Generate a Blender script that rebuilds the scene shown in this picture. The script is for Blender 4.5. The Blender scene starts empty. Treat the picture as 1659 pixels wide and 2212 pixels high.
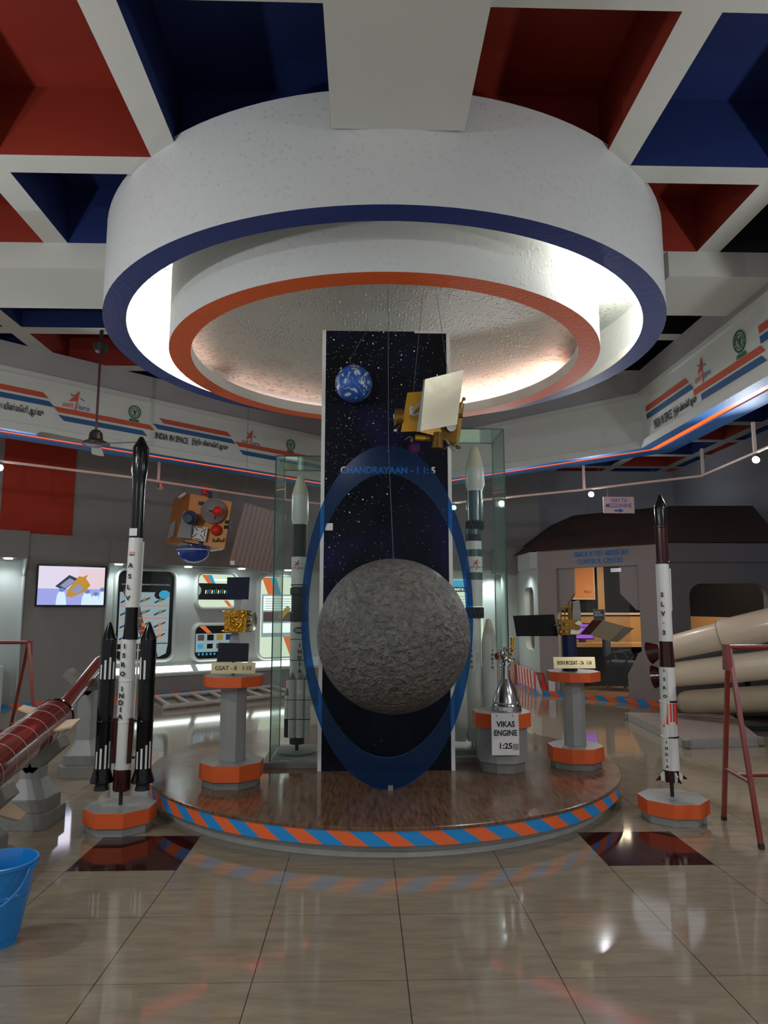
import bpy, bmesh, math, random
from math import sin, cos, tan, atan, atan2, pi, radians, sqrt
from mathutils import Vector, Matrix, Euler
random.seed(7)
S = bpy.context.scene
COL = S.collection
# ------------------------------------------------------------------ camera
F_PX, CXP, CYP, CAM_H = 1528.0, 829.5, 1106.0, 1.444
PITCH = atan((1312 - CYP) / F_PX); YAW = atan((CXP - 787) / F_PX)
cd = bpy.data.cameras.new('camera'); cam = bpy.data.objects.new('camera', cd); COL.objects.link(cam)
cd.sensor_fit = 'HORIZONTAL'; cd.sensor_width = 36.0; cd.lens = 36.0 * F_PX / 1659.0
cd.clip_start = 0.05; cd.clip_end = 100
cam.location = (0, 0, CAM_H); cam.rotation_euler = (pi / 2 + PITCH, 0, -YAW)
S.camera = cam
# ------------------------------------------------------------------ world, exposure
S.view_settings.view_transform = 'Standard'; S.view_settings.look = 'None'
S.view_settings.gamma = 1.0; S.view_settings.use_curve_mapping = False
S.view_settings.exposure = 0.0
S.cycles.transparent_max_bounces = 20
S.cycles.max_bounces = 8
W = bpy.data.worlds.new('world'); S.world = W; W.use_nodes = True
bg = W.node_tree.nodes['Background']
bg.inputs[0].default_value = (0.92, 0.95, 1.0, 1); bg.inputs[1].default_value = 0.45

# lamps: name, kind, location, energy, colour, size, aim, spot angle
def lamp(kind, loc, energy, color=(1, 1, 1), size=0.1, aim=None, angle=None, blend=0.6, sy=None, name='lamp_light'):
    ld = bpy.data.lights.new(name, kind); ld.energy = energy; ld.color = color
    if kind == 'AREA':
        ld.shape = 'RECTANGLE' if sy else 'DISK'; ld.size = size
        if sy: ld.size_y = sy
    else:
        ld.shadow_soft_size = size
    if kind == 'SPOT':
        ld.spot_size = angle or radians(90); ld.spot_blend = blend
    o = bpy.data.objects.new(name, ld); COL.objects.link(o); o.location = loc
    if aim is not None:
        o.rotation_euler = (Vector(aim) - Vector(loc)).to_track_quat('-Z', 'Y').to_euler()
    return o
COOL = (0.88, 0.95, 1.0); WARM = (1.0, 0.97, 0.86)
CX0, CY0 = 0.175, 6.15          # centre of the round platform and the drum above it
def pol(r, deg, z): return (CX0 + r * cos(radians(deg)), CY0 + r * sin(radians(deg)), z)
# fluorescent light in the cove of the drum
for a, e in ((150, 34), (172, 30), (322, 26), (345, 30), (60, 3)):
    lamp('POINT', pol(2.08, a, 3.93), e, WARM, 0.05, name='cove_light')
# unseen area fills added near the ceiling to brighten the hall, no fittings
for x, y, e in ((-3.6, -1.6, 55), (3.4, -1.6, 50), (0.0, -3.4, 60), (-4.6, 2.2, 22), (2.5, 1.2, 10)):
    lamp('AREA', (x, y, 4.33), e, (0.97, 0.99, 1.0), 1.2, aim=(x, y, 0), sy=0.18, name='hall_fill_light')

# ------------------------------------------------------------------ pixel helpers (photograph frame 1659 x 2212)
fv = Vector((sin(YAW) * cos(PITCH), cos(YAW) * cos(PITCH), sin(PITCH)))
rv = Vector((cos(YAW), -sin(YAW), 0)); uv = rv.cross(fv); CC = Vector((0, 0, CAM_H))
def ray(x, y): return fv + rv * ((x - CXP) / F_PX) - uv * ((y - CYP) / F_PX)
def at(x, y, Y): d = ray(x, y); return CC + d * (Y / d.y)
def fl(x, y, z=0.0): d = ray(x, y); return CC + d * ((z - CAM_H) / d.z)
def zz(y, Y, x=829): return at(x, y, Y).z
def mp(x, y, Y): return (at(x, y, Y) - CC).dot(fv) / F_PX       # metres per pixel there
def onpl(x, y, a, deg):
    n = Vector((-sin(radians(deg)), cos(radians(deg)), 0)); d = ray(x, y)
    return CC + d * ((Vector((a[0], a[1], 0)) - CC).dot(n) / d.dot(n))

# ------------------------------------------------------------------ materials
def lin(c):
    if isinstance(c, str):
        c = tuple(int(c[i:i + 2], 16) / 255 for i in (0, 2, 4))
    return tuple((v / 12.92 if v <= 0.04045 else ((v + 0.055) / 1.055) ** 2.4) for v in c) + (1,)
MATS = {}
def mat(name, col, rough=0.5, metal=0.0, emit=None, es=1.0, var=0.0, vs=6.0, bump=0.0, bs=40.0, spec=0.5, coat=0.0, vcol=None):
    m = bpy.data.materials.new(name); m.use_nodes = True; nt = m.node_tree; b = nt.nodes['Principled BSDF']
    c = lin(col)
    b.inputs['Base Color'].default_value = c; b.inputs['Roughness'].default_value = rough
    b.inputs['Metallic'].default_value = metal; b.inputs['Specular IOR Level'].default_value = spec
    if coat: b.inputs['Coat Weight'].default_value = coat; b.inputs['Coat Roughness'].default_value = 0.05
    if emit: b.inputs['Emission Color'].default_value = lin(emit); b.inputs['Emission Strength'].default_value = es
    tc = nt.nodes.new('ShaderNodeTexCoord')
    if var:
        n = nt.nodes.new('ShaderNodeTexNoise'); n.inputs['Scale'].default_value = vs; n.inputs['Detail'].default_value = 5
        nt.links.new(tc.outputs['Object'], n.inputs['Vector'])
        r = nt.nodes.new('ShaderNodeMapRange'); r.inputs[1].default_value = 0.3; r.inputs[2].default_value = 0.7
        r.inputs[3].default_value = 1 - var; r.inputs[4].default_value = 1.0
        nt.links.new(n.outputs['Fac'], r.inputs[0])
        mx = nt.nodes.new('ShaderNodeMix'); mx.data_type = 'RGBA'; mx.inputs[6].default_value = lin(vcol) if vcol else tuple(v * .5 for v in c[:3]) + (1,)
        mx.inputs[7].default_value = c
        nt.links.new(r.outputs[0], mx.inputs[0]); nt.links.new(mx.outputs[2], b.inputs['Base Color'])
    if bump:
        n2 = nt.nodes.new('ShaderNodeTexNoise'); n2.inputs['Scale'].default_value = bs; n2.inputs['Detail'].default_value = 4
        nt.links.new(tc.outputs['Object'], n2.inputs['Vector'])
        bp = nt.nodes.new('ShaderNodeBump'); bp.inputs['Strength'].default_value = bump; bp.inputs['Distance'].default_value = 0.02
        nt.links.new(n2.outputs['Fac'], bp.inputs['Height']); nt.links.new(bp.outputs[0], b.inputs['Normal'])
    MATS[name] = m
    return m
M_white = mat('white_plaster', 'c9c9c3', 0.75, var=.08, vs=3, bump=.15, bs=60)
M_rib = mat('ceiling_white', 'c4c4bd', 0.8, var=.08, vs=2, bump=.1, bs=50)
M_drum = mat('drum_plaster', 'c9cbca', 0.7, var=.1, vs=2.5)
M_mosaic = mat('chipped_plaster', 'c8c6bc', 0.45, var=.12, vs=5)
M_red = mat('coffer_red', '8c2611', 0.75, var=.12, vs=2)
M_blue = mat('coffer_blue', '0b2460', 0.75, var=.12, vs=2)
M_black = mat('coffer_black', '151a19', 0.9)
M_ringblue = mat('ring_blue_paint', '122c78', 0.6, var=.25, vs=14, bump=.2, bs=30)
M_ringor = mat('ring_orange_paint', 'f0651f', 0.6, var=.2, vs=12, bump=.2, bs=30)
M_soffit = mat('soffit_blue', '3d7cc8', 0.6, var=.2, vs=8, bump=.2, bs=30)
M_wallgrey = mat('upper_wall_grey', 'aaa6a6', 0.85, var=.1, vs=2)
M_walldark = mat('far_wall_grey', 'a2a3aa', 0.9, var=.08, vs=2)
M_kiosk = mat('kiosk_grey', '8b8a86', 0.7, var=.05, vs=3)
M_kiosklight = mat('kiosk_pale', 'bcc4bf', 0.55, var=.05, vs=3)
M_redpanel = mat('wall_panel_red', 'c43c24', 0.8, var=.1, vs=2)
M_roof = mat('roof_brown', '4a3a36', 0.85, var=.1, vs=3)
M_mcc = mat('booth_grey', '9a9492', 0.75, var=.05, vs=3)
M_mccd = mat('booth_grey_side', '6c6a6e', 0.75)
M_or = mat('orange_paint', 'd65a22', 0.5, var=.1, vs=8, bump=.05)
M_grey = mat('pedestal_grey', '8f918e', 0.4, var=.2, vs=9, spec=.6, vcol='686a66')
M_greyd = mat('plinth_grey', '7c7c76', 0.5, var=.3, vs=12, vcol='55544e')
M_stripeO = mat('band_orange', 'ee6a34', 0.5); M_stripeB = mat('band_blue', '1e8fd6', 0.5)
M_plinth = mat('plinth_white', 'b9bab6', 0.6, var=.3, vs=7, vcol='77766f')
M_blk = mat('gloss_black', '0a0a0b', 0.16, spec=.35)
M_mblk = mat('matt_black', '141414', 0.6)
M_mblk2 = mat('wing_black', '050506', 0.5, spec=.2)
M_wht = mat('gloss_white', 'd6d8d2', 0.3)
M_cream = mat('fairing_cream', 'cfcab2', 0.35)
M_brown = mat('gloss_maroon', '34100c', 0.16, spec=.4)
M_rred = mat('rocket_red', '6e1c14', 0.16, var=.35, vs=9, coat=.5, vcol='3a0c08')
M_redp = mat('bright_red', 'e02c1c', 0.3)
M_steelred = mat('frame_red', '7a2214', 0.35, var=.4, vs=14, vcol='4a1a14')
M_chrome = mat('chrome', 'b8bab8', 0.18, metal=1.0, var=.2, vs=20)
M_silver = mat('brushed_silver', 'ccc8b4', 0.34, metal=1.0)
M_gold = mat('gold_foil', 'b98a32', 0.28, metal=1.0, var=.5, vs=30, bump=.6, bs=70, vcol='5a3a10')
M_goldp = mat('gold_panel', 'd9a43a', 0.3, metal=.8)
M_brassd = mat('dull_brass', '8a6a34', 0.35, metal=.9, var=.4, vs=30)
M_bronze = mat('orange_gold_board', 'b97a3a', 0.4, metal=.3, var=.2, vs=6)
M_plate = mat('brass_plate', 'b8ac84', 0.25, metal=.6)
M_dark = mat('dark_letter', '1c1c1e', 0.5)
M_sol = mat('solar_blue', '10182c', 0.5, spec=.2)
M_solbr = mat('solar_brown', '8a746e', 0.45)
M_greytile = mat('grey_tile', '8d9190', 0.5)
M_cable = mat('cable_grey', '55565a', 0.6)
M_bluepl = mat('blue_plastic', '1277c0', 0.25, coat=.3)
M_bluegl = mat('gloss_blue', '1640a0', 0.12, coat=.6)
M_navy = mat('navy', '141d44', 0.4, spec=.3)
M_wood = mat('wood_orange', 'b48c5a', 0.5, var=.15, vs=3)
M_beige = mat('beige_board', 'c6ac90', 0.7)
M_creamr = mat('cream_tube', 'd6cab2', 0.3, var=.15, vs=2.5, coat=.2, vcol='a8987c')
M_creamd = mat('dusty_tube', 'a89c84', 0.55, var=.3, vs=4, vcol='80755f')
M_alu = mat('worn_aluminium', 'a9a8a4', 0.45, metal=.4, var=.3, vs=12)
M_deck = mat('deck_brownish', '8a7c74', 0.6, var=.4, vs=6)
M_paper = mat('white_paper', 'd8d8d6', 0.6)
M_sticker = mat('grey_sticker', '8c8e90', 0.6)
M_pipe = mat('rail_white', 'c9bdb4', 0.5)
M_bulb = mat('bulb_lit', 'ffffff', 0.5, emit='ffffff', es=40)
M_disc = mat('downlight_lit', 'ffffff', 0.5, emit='eefcff', es=14)
M_led = mat('led_orange', 'ff5a20', 0.5, emit='ff4a12', es=2.6); M_tube = mat('tube_lit', 'ffffff', 0.5, emit='fff8e8', es=34); M_tubefill = mat('tube_fill', 'ffffff', 0.5, emit='fffaf0', es=7)
M_lightbox = mat('light_panel', 'ffffff', 0.5, emit='f2fff8', es=3.2)
M_logo_o = mat('logo_orange', 'c8502c', 0.6); M_logo_b = mat('logo_blue', '2c5a8c', 0.6); M_logo_g = mat('emblem_green', '1f5a3c', 0.6)
M_fo = mat('fascia_orange', 'b8482c', 0.7); M_fb = mat('fascia_blue', '1f4f7e', 0.7)
M_sblue = mat('sign_blue', '1c4aa8', 0.5)
M_lblue = mat('letter_blue', '2f7fd0', 0.4)
M_chair = mat('chair_navy', '28344e', 0.8)
M_blackglass = mat('dark_screen', '0c0c0e', 0.15)

def node_mat(name):
    m = bpy.data.materials.new(name); m.use_nodes = True; nt = m.node_tree
    return m, nt, nt.nodes['Principled BSDF'], nt.nodes.new('ShaderNodeTexCoord')
def N(nt, t, **k):
    n = nt.nodes.new(t)
    for a, v in k.items(): setattr(n, a, v)
    return n
def ramp(nt, pts):
    r = nt.nodes.new('ShaderNodeValToRGB'); e = r.color_ramp.elements
    while len(e) < len(pts): e.new(0.5)
    for i, (p, c) in enumerate(pts): e[i].position = p; e[i].color = lin(c)
    return r
# chipped texture for the drum plaster: small square flakes standing proud of a worn coat
for m, sc, st, base, dk in ((M_drum, 16, .25, 'c9cbca', 'c5c7c6'), (M_mosaic, 15, .8, 'bcc2ba', 'a9afa6')):
    nt = m.node_tree; b = nt.nodes['Principled BSDF']; tc = N(nt, 'ShaderNodeTexCoord')
    v = N(nt, 'ShaderNodeTexVoronoi', distance='CHEBYCHEV'); v.inputs['Scale'].default_value = sc * 2.2; v.inputs['Randomness'].default_value = .8
    n = N(nt, 'ShaderNodeTexNoise'); n.inputs['Scale'].default_value = 2.6; n.inputs['Detail'].default_value = 6; n.inputs['Roughness'].default_value = .7
    nt.links.new(tc.outputs['Object'], v.inputs['Vector']); nt.links.new(tc.outputs['Object'], n.inputs['Vector'])
    cs = N(nt, 'ShaderNodeSeparateColor'); nt.links.new(v.outputs['Color'], cs.inputs[0])
    th = N(nt, 'ShaderNodeMapRange'); th.inputs[1].default_value = .35; th.inputs[2].default_value = .65; th.inputs[3].default_value = 0; th.inputs[4].default_value = .35 if m is M_drum else .75
    nt.links.new(n.outputs['Fac'], th.inputs[0])
    g = N(nt, 'ShaderNodeMath', operation='LESS_THAN'); nt.links.new(cs.outputs[0], g.inputs[0]); nt.links.new(th.outputs[0], g.inputs[1])
    ed = N(nt, 'ShaderNodeMapRange'); ed.inputs[1].default_value = .48; ed.inputs[2].default_value = .3; nt.links.new(v.outputs['Distance'], ed.inputs[0])
    mu = N(nt, 'ShaderNodeMath', operation='MULTIPLY'); nt.links.new(g.outputs[0], mu.inputs[0]); nt.links.new(ed.outputs[0], mu.inputs[1])
    bp = N(nt, 'ShaderNodeBump'); bp.inputs['Strength'].default_value = st; bp.inputs['Distance'].default_value = .01
    nt.links.new(mu.outputs[0], bp.inputs['Height']); nt.links.new(bp.outputs[0], b.inputs['Normal'])
    mx = N(nt, 'ShaderNodeMix', data_type='RGBA'); mx.inputs[6].default_value = lin(base); mx.inputs[7].default_value = lin(dk)
    nt.links.new(mu.outputs[0], mx.inputs[0]); nt.links.new(mx.outputs[2], b.inputs['Base Color'])
# floor tiles
def floor_mat(name, c1, c2, rough):
    m, nt, b, tc = node_mat(name)
    sep = N(nt, 'ShaderNodeSeparateXYZ'); nt.links.new(tc.outputs['Object'], sep.inputs[0])
    outs = []
    for i, (o, s) in enumerate(((0.174, 0.605), (4.18, 0.6))):
        a = N(nt, 'ShaderNodeMath', operation='SUBTRACT'); a.inputs[1].default_value = o - 100 * s
        nt.links.new(sep.outputs[i], a.inputs[0])
        p = N(nt, 'ShaderNodeMath', operation='PINGPONG'); p.inputs[1].default_value = s / 2
        nt.links.new(a.outputs[0], p.inputs[0])
        l = N(nt, 'ShaderNodeMath', operation='LESS_THAN'); l.inputs[1].default_value = 0.0022 if i == 0 else .0012
        nt.links.new(p.outputs[0], l.inputs[0]); outs.append(l)
    mxm = N(nt, 'ShaderNodeMath', operation='MAXIMUM'); nt.links.new(outs[0].outputs[0], mxm.inputs[0]); nt.links.new(outs[1].outputs[0], mxm.inputs[1])
    mp_ = N(nt, 'ShaderNodeMapping'); mp_.inputs['Rotation'].default_value = (0, 0, .7); mp_.inputs['Scale'].default_value = (1.2, 6, 1)
    nt.links.new(tc.outputs['Object'], mp_.inputs[0])
    n = N(nt, 'ShaderNodeTexNoise'); n.inputs['Scale'].default_value = 3; n.inputs['Detail'].default_value = 8; n.inputs['Roughness'].default_value = .65
    nt.links.new(mp_.outputs[0], n.inputs['Vector'])
    r = ramp(nt, [(.35, c1), (.7, c2)]); nt.links.new(n.outputs['Fac'], r.inputs[0])
    mx = N(nt, 'ShaderNodeMix', data_type='RGBA'); mx.inputs[7].default_value = lin('3a342c')
    nt.links.new(mxm.outputs[0], mx.inputs[0]); nt.links.new(r.outputs[0], mx.inputs[6]); nt.links.new(mx.outputs[2], b.inputs['Base Color'])
    b.inputs['Roughness'].default_value = rough; b.inputs['Specular IOR Level'].default_value = .8
    return m
M_floor = floor_mat('floor_tile', '7e7463', '938874', .07)
M_tile = floor_mat('maroon_tile', '2e0f0c', '3c1612', .07)
# wooden laminate on the platform
m, nt, b, tc = node_mat('worn_laminate')
mpn = N(nt, 'ShaderNodeMapping'); mpn.inputs['Scale'].default_value = (14, 1.6, 1); nt.links.new(tc.outputs['Object'], mpn.inputs[0])
n1 = N(nt, 'ShaderNodeTexNoise'); n1.inputs['Scale'].default_value = 4; n1.inputs['Detail'].default_value = 8; nt.links.new(mpn.outputs[0], n1.inputs['Vector'])
r1 = ramp(nt, [(.3, '4c3628'), (.55, '6e5340'), (.8, '735d4b')]); nt.links.new(n1.outputs['Fac'], r1.inputs[0])
nt.links.new(r1.outputs[0], b.inputs['Base Color'])
n2 = N(nt, 'ShaderNodeTexNoise'); n2.inputs['Scale'].default_value = 1.6; n2.inputs['Detail'].default_value = 6; nt.links.new(tc.outputs['Object'], n2.inputs['Vector'])
r2 = ramp(nt, [(.35, '505050'), (.7, '909090')]); nt.links.new(n2.outputs['Fac'], r2.inputs[0]); nt.links.new(r2.outputs[0], b.inputs['Roughness'])
v3 = N(nt, 'ShaderNodeTexBrick'); v3.inputs['Scale'].default_value = 3.2; v3.inputs['Mortar Size'].default_value = .006
nt.links.new(tc.outputs['Object'], v3.inputs['Vector'])
bp = N(nt, 'ShaderNodeBump'); bp.inputs['Strength'].default_value = .04; bp.inputs['Distance'].default_value = .002
nt.links.new(n1.outputs['Fac'], bp.inputs['Height']); nt.links.new(bp.outputs[0], b.inputs['Normal'])
M_lam = m
# starfield board: deep navy print with specks and one violet nebula
def star_mat():
    m, nt, b, tc = node_mat('star_print')
    n = N(nt, 'ShaderNodeTexNoise'); n.inputs['Scale'].default_value = 1.3; n.inputs['Detail'].default_value = 5
    nt.links.new(tc.outputs['Object'], n.inputs['Vector'])
    r = ramp(nt, [(.4, '06080c'), (.55, '0a1020'), (.75, '1a1d4c')]); nt.links.new(n.outputs['Fac'], r.inputs[0])
    last = r.outputs[0]
    dens = N(nt, 'ShaderNodeTexNoise'); dens.inputs['Scale'].default_value = 1.9; nt.links.new(tc.outputs['Object'], dens.inputs['Vector'])
    sep = N(nt, 'ShaderNodeSeparateXYZ'); nt.links.new(tc.outputs['Object'], sep.inputs[0])
    for sc, th, col in ((75, .10, 'c8d4ee'), (26, .075, 'ffffff')):
        v = N(nt, 'ShaderNodeTexVoronoi'); v.inputs['Scale'].default_value = sc; nt.links.new(tc.outputs['Object'], v.inputs['Vector'])
        # radius threshold varies: only some cells carry a star, more of them high on the left
        cs = N(nt, 'ShaderNodeSeparateColor'); nt.links.new(v.outputs['Color'], cs.inputs[0])
        hz = N(nt, 'ShaderNodeMapRange'); hz.inputs[1].default_value = 1.0; hz.inputs[2].default_value = 3.5; hz.inputs[3].default_value = .08; hz.inputs[4].default_value = 1.0
        nt.links.new(sep.outputs[2], hz.inputs[0])
        hx = N(nt, 'ShaderNodeMapRange'); hx.inputs[1].default_value = .52; hx.inputs[2].default_value = -.48; hx.inputs[3].default_value = .25; hx.inputs[4].default_value = 1.0
        nt.links.new(sep.outputs[0], hx.inputs[0])
        pr = N(nt, 'ShaderNodeMath', operation='MULTIPLY'); nt.links.new(hz.outputs[0], pr.inputs[0]); nt.links.new(hx.outputs[0], pr.inputs[1])
        pr2 = N(nt, 'ShaderNodeMath', operation='MULTIPLY'); nt.links.new(pr.outputs[0], pr2.inputs[0]); pr2.inputs[1].default_value = .75
        has = N(nt, 'ShaderNodeMath', operation='LESS_THAN'); nt.links.new(cs.outputs[0], has.inputs[0]); nt.links.new(pr2.outputs[0], has.inputs[1])
        th2 = N(nt, 'ShaderNodeMath', operation='MULTIPLY'); nt.links.new(cs.outputs[1], th2.inputs[0]); th2.inputs[1].default_value = th * 2
        l = N(nt, 'ShaderNodeMath', operation='LESS_THAN'); nt.links.new(v.outputs['Distance'], l.inputs[0]); nt.links.new(th2.outputs[0], l.inputs[1])
        an = N(nt, 'ShaderNodeMath', operation='MULTIPLY'); nt.links.new(has.outputs[0], an.inputs[0]); nt.links.new(l.outputs[0], an.inputs[1])
        mx = N(nt, 'ShaderNodeMix', data_type='RGBA'); mx.inputs[7].default_value = lin(col)
        nt.links.new(an.outputs[0], mx.inputs[0]); nt.links.new(last, mx.inputs[6]); last = mx.outputs[2]
    p = at(895, 967, 5.66) - Vector((.177, 5.69, .19))
    for rr, col in ((.065, '7a3478'), (.022, 'f4c8ec')):
        d = N(nt, 'ShaderNodeVectorMath', operation='DISTANCE'); d.inputs[1].default_value = p; nt.links.new(tc.outputs['Object'], d.inputs[0])
        g = N(nt, 'ShaderNodeMapRange'); g.inputs[1].default_value = rr; g.inputs[2].default_value = 0; nt.links.new(d.outputs['Value'], g.inputs[0])
        mx = N(nt, 'ShaderNodeMix', data_type='RGBA'); mx.inputs[7].default_value = lin(col)
        nt.links.new(g.outputs[0], mx.inputs[0]); nt.links.new(last, mx.inputs[6]); last = mx.outputs[2]
    nt.links.new(last, b.inputs['Base Color']); b.inputs['Roughness'].default_value = .55; b.inputs['Specular IOR Level'].default_value = .15
    return m
M_star = star_mat()
# earth
m, nt, b, tc = node_mat('painted_earth')
n = N(nt, 'ShaderNodeTexNoise'); n.inputs['Scale'].default_value = 9; n.inputs['Detail'].default_value = 3; n.inputs['Distortion'].default_value = 2.6
nt.links.new(tc.outputs['Object'], n.inputs['Vector'])
r = ramp(nt, [(.0, '12317e'), (.5, '2a55a8'), (.56, '3c6cb8'), (.585, 'b9c3b4'), (1, 'd0d6cc')]); nt.links.new(n.outputs['Fac'], r.inputs[0])
nt.links.new(r.outputs[0], b.inputs['Base Color']); b.inputs['Roughness'].default_value = .3; M_earth = m
# moon
m, nt, b, tc = node_mat('moon_plaster')
b.inputs['Base Color'].default_value = lin('5c5b56'); b.inputs['Roughness'].default_value = .5
n = N(nt, 'ShaderNodeTexNoise'); n.inputs['Scale'].default_value = 9; n.inputs['Detail'].default_value = 3; n.inputs['Distortion'].default_value = 1.2
nt.links.new(tc.outputs['Object'], n.inputs['Vector'])
n2 = N(nt, 'ShaderNodeTexNoise'); n2.inputs['Scale'].default_value = 26; n2.inputs['Detail'].default_value = 3; n2.inputs['Distortion'].default_value = .8
nt.links.new(tc.outputs['Object'], n2.inputs['Vector'])
a = N(nt, 'ShaderNodeMath', operation='ADD'); nt.links.new(n.outputs['Fac'], a.inputs[0]); nt.links.new(n2.outputs['Fac'], a.inputs[1])
bp = N(nt, 'ShaderNodeBump'); bp.inputs['Strength'].default_value = 1.0; bp.inputs['Distance'].default_value = .035
nt.links.new(a.outputs[0], bp.inputs['Height']); nt.links.new(bp.outputs[0], b.inputs['Normal'])
r = ramp(nt, [(.3, '4a4a45'), (.7, '706f69')]); nt.links.new(n2.outputs['Fac'], r.inputs[0]); nt.links.new(r.outputs[0], b.inputs['Base Color'])
M_moon = m
def clear_mat(name, tint, fac_diff, diff, rough=.03, ior=1.45):
    m = bpy.data.materials.new(name); m.use_nodes = True; nt = m.node_tree; nt.nodes.clear()
    out = N(nt, 'ShaderNodeOutputMaterial'); t = N(nt, 'ShaderNodeBsdfTransparent'); t.inputs[0].default_value = tint + (1,)
    g = N(nt, 'ShaderNodeBsdfGlossy'); g.inputs['Roughness'].default_value = rough
    f = N(nt, 'ShaderNodeFresnel'); f.inputs[0].default_value = ior
    d = N(nt, 'ShaderNodeBsdfDiffuse'); d.inputs[0].default_value = diff + (1,)
    m1 = N(nt, 'ShaderNodeMixShader'); m1.inputs[0].default_value = fac_diff
    nt.links.new(t.outputs[0], m1.inputs[1]); nt.links.new(d.outputs[0], m1.inputs[2])
    m2 = N(nt, 'ShaderNodeMixShader'); fm = N(nt, 'ShaderNodeMath', operation='MULTIPLY'); fm.inputs[1].default_value = .45; nt.links.new(f.outputs[0], fm.inputs[0])
    (nt.links.new(fm.outputs[0], m2.inputs[0]) if ior > 1.25 else setattr(m2.inputs[0], 'default_value', .025)); nt.links.new(m1.outputs[0], m2.inputs[1]); nt.links.new(g.outputs[0], m2.inputs[2])
    nt.links.new(m2.outputs[0], out.inputs[0]); return m
M_glass = clear_mat('case_glass', (.982, .997, .99), .010, (.45, .75, .65), .03, 1.3)
M_gside = clear_mat('case_glass_side', (.93, .99, .96), .10, (.45, .72, .62), .03, 1.3)
M_pane = clear_mat('window_glass', (.86, .86, .86), .01, (.3, .3, .32), .03, 1.2)
M_gedge = mat('glass_edge_green', '0f4a3c', .2)
M_acryl = clear_mat('blue_acrylic', (.10, .40, .74), .045, (.01, .22, .62), .15, 1.2)

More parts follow.
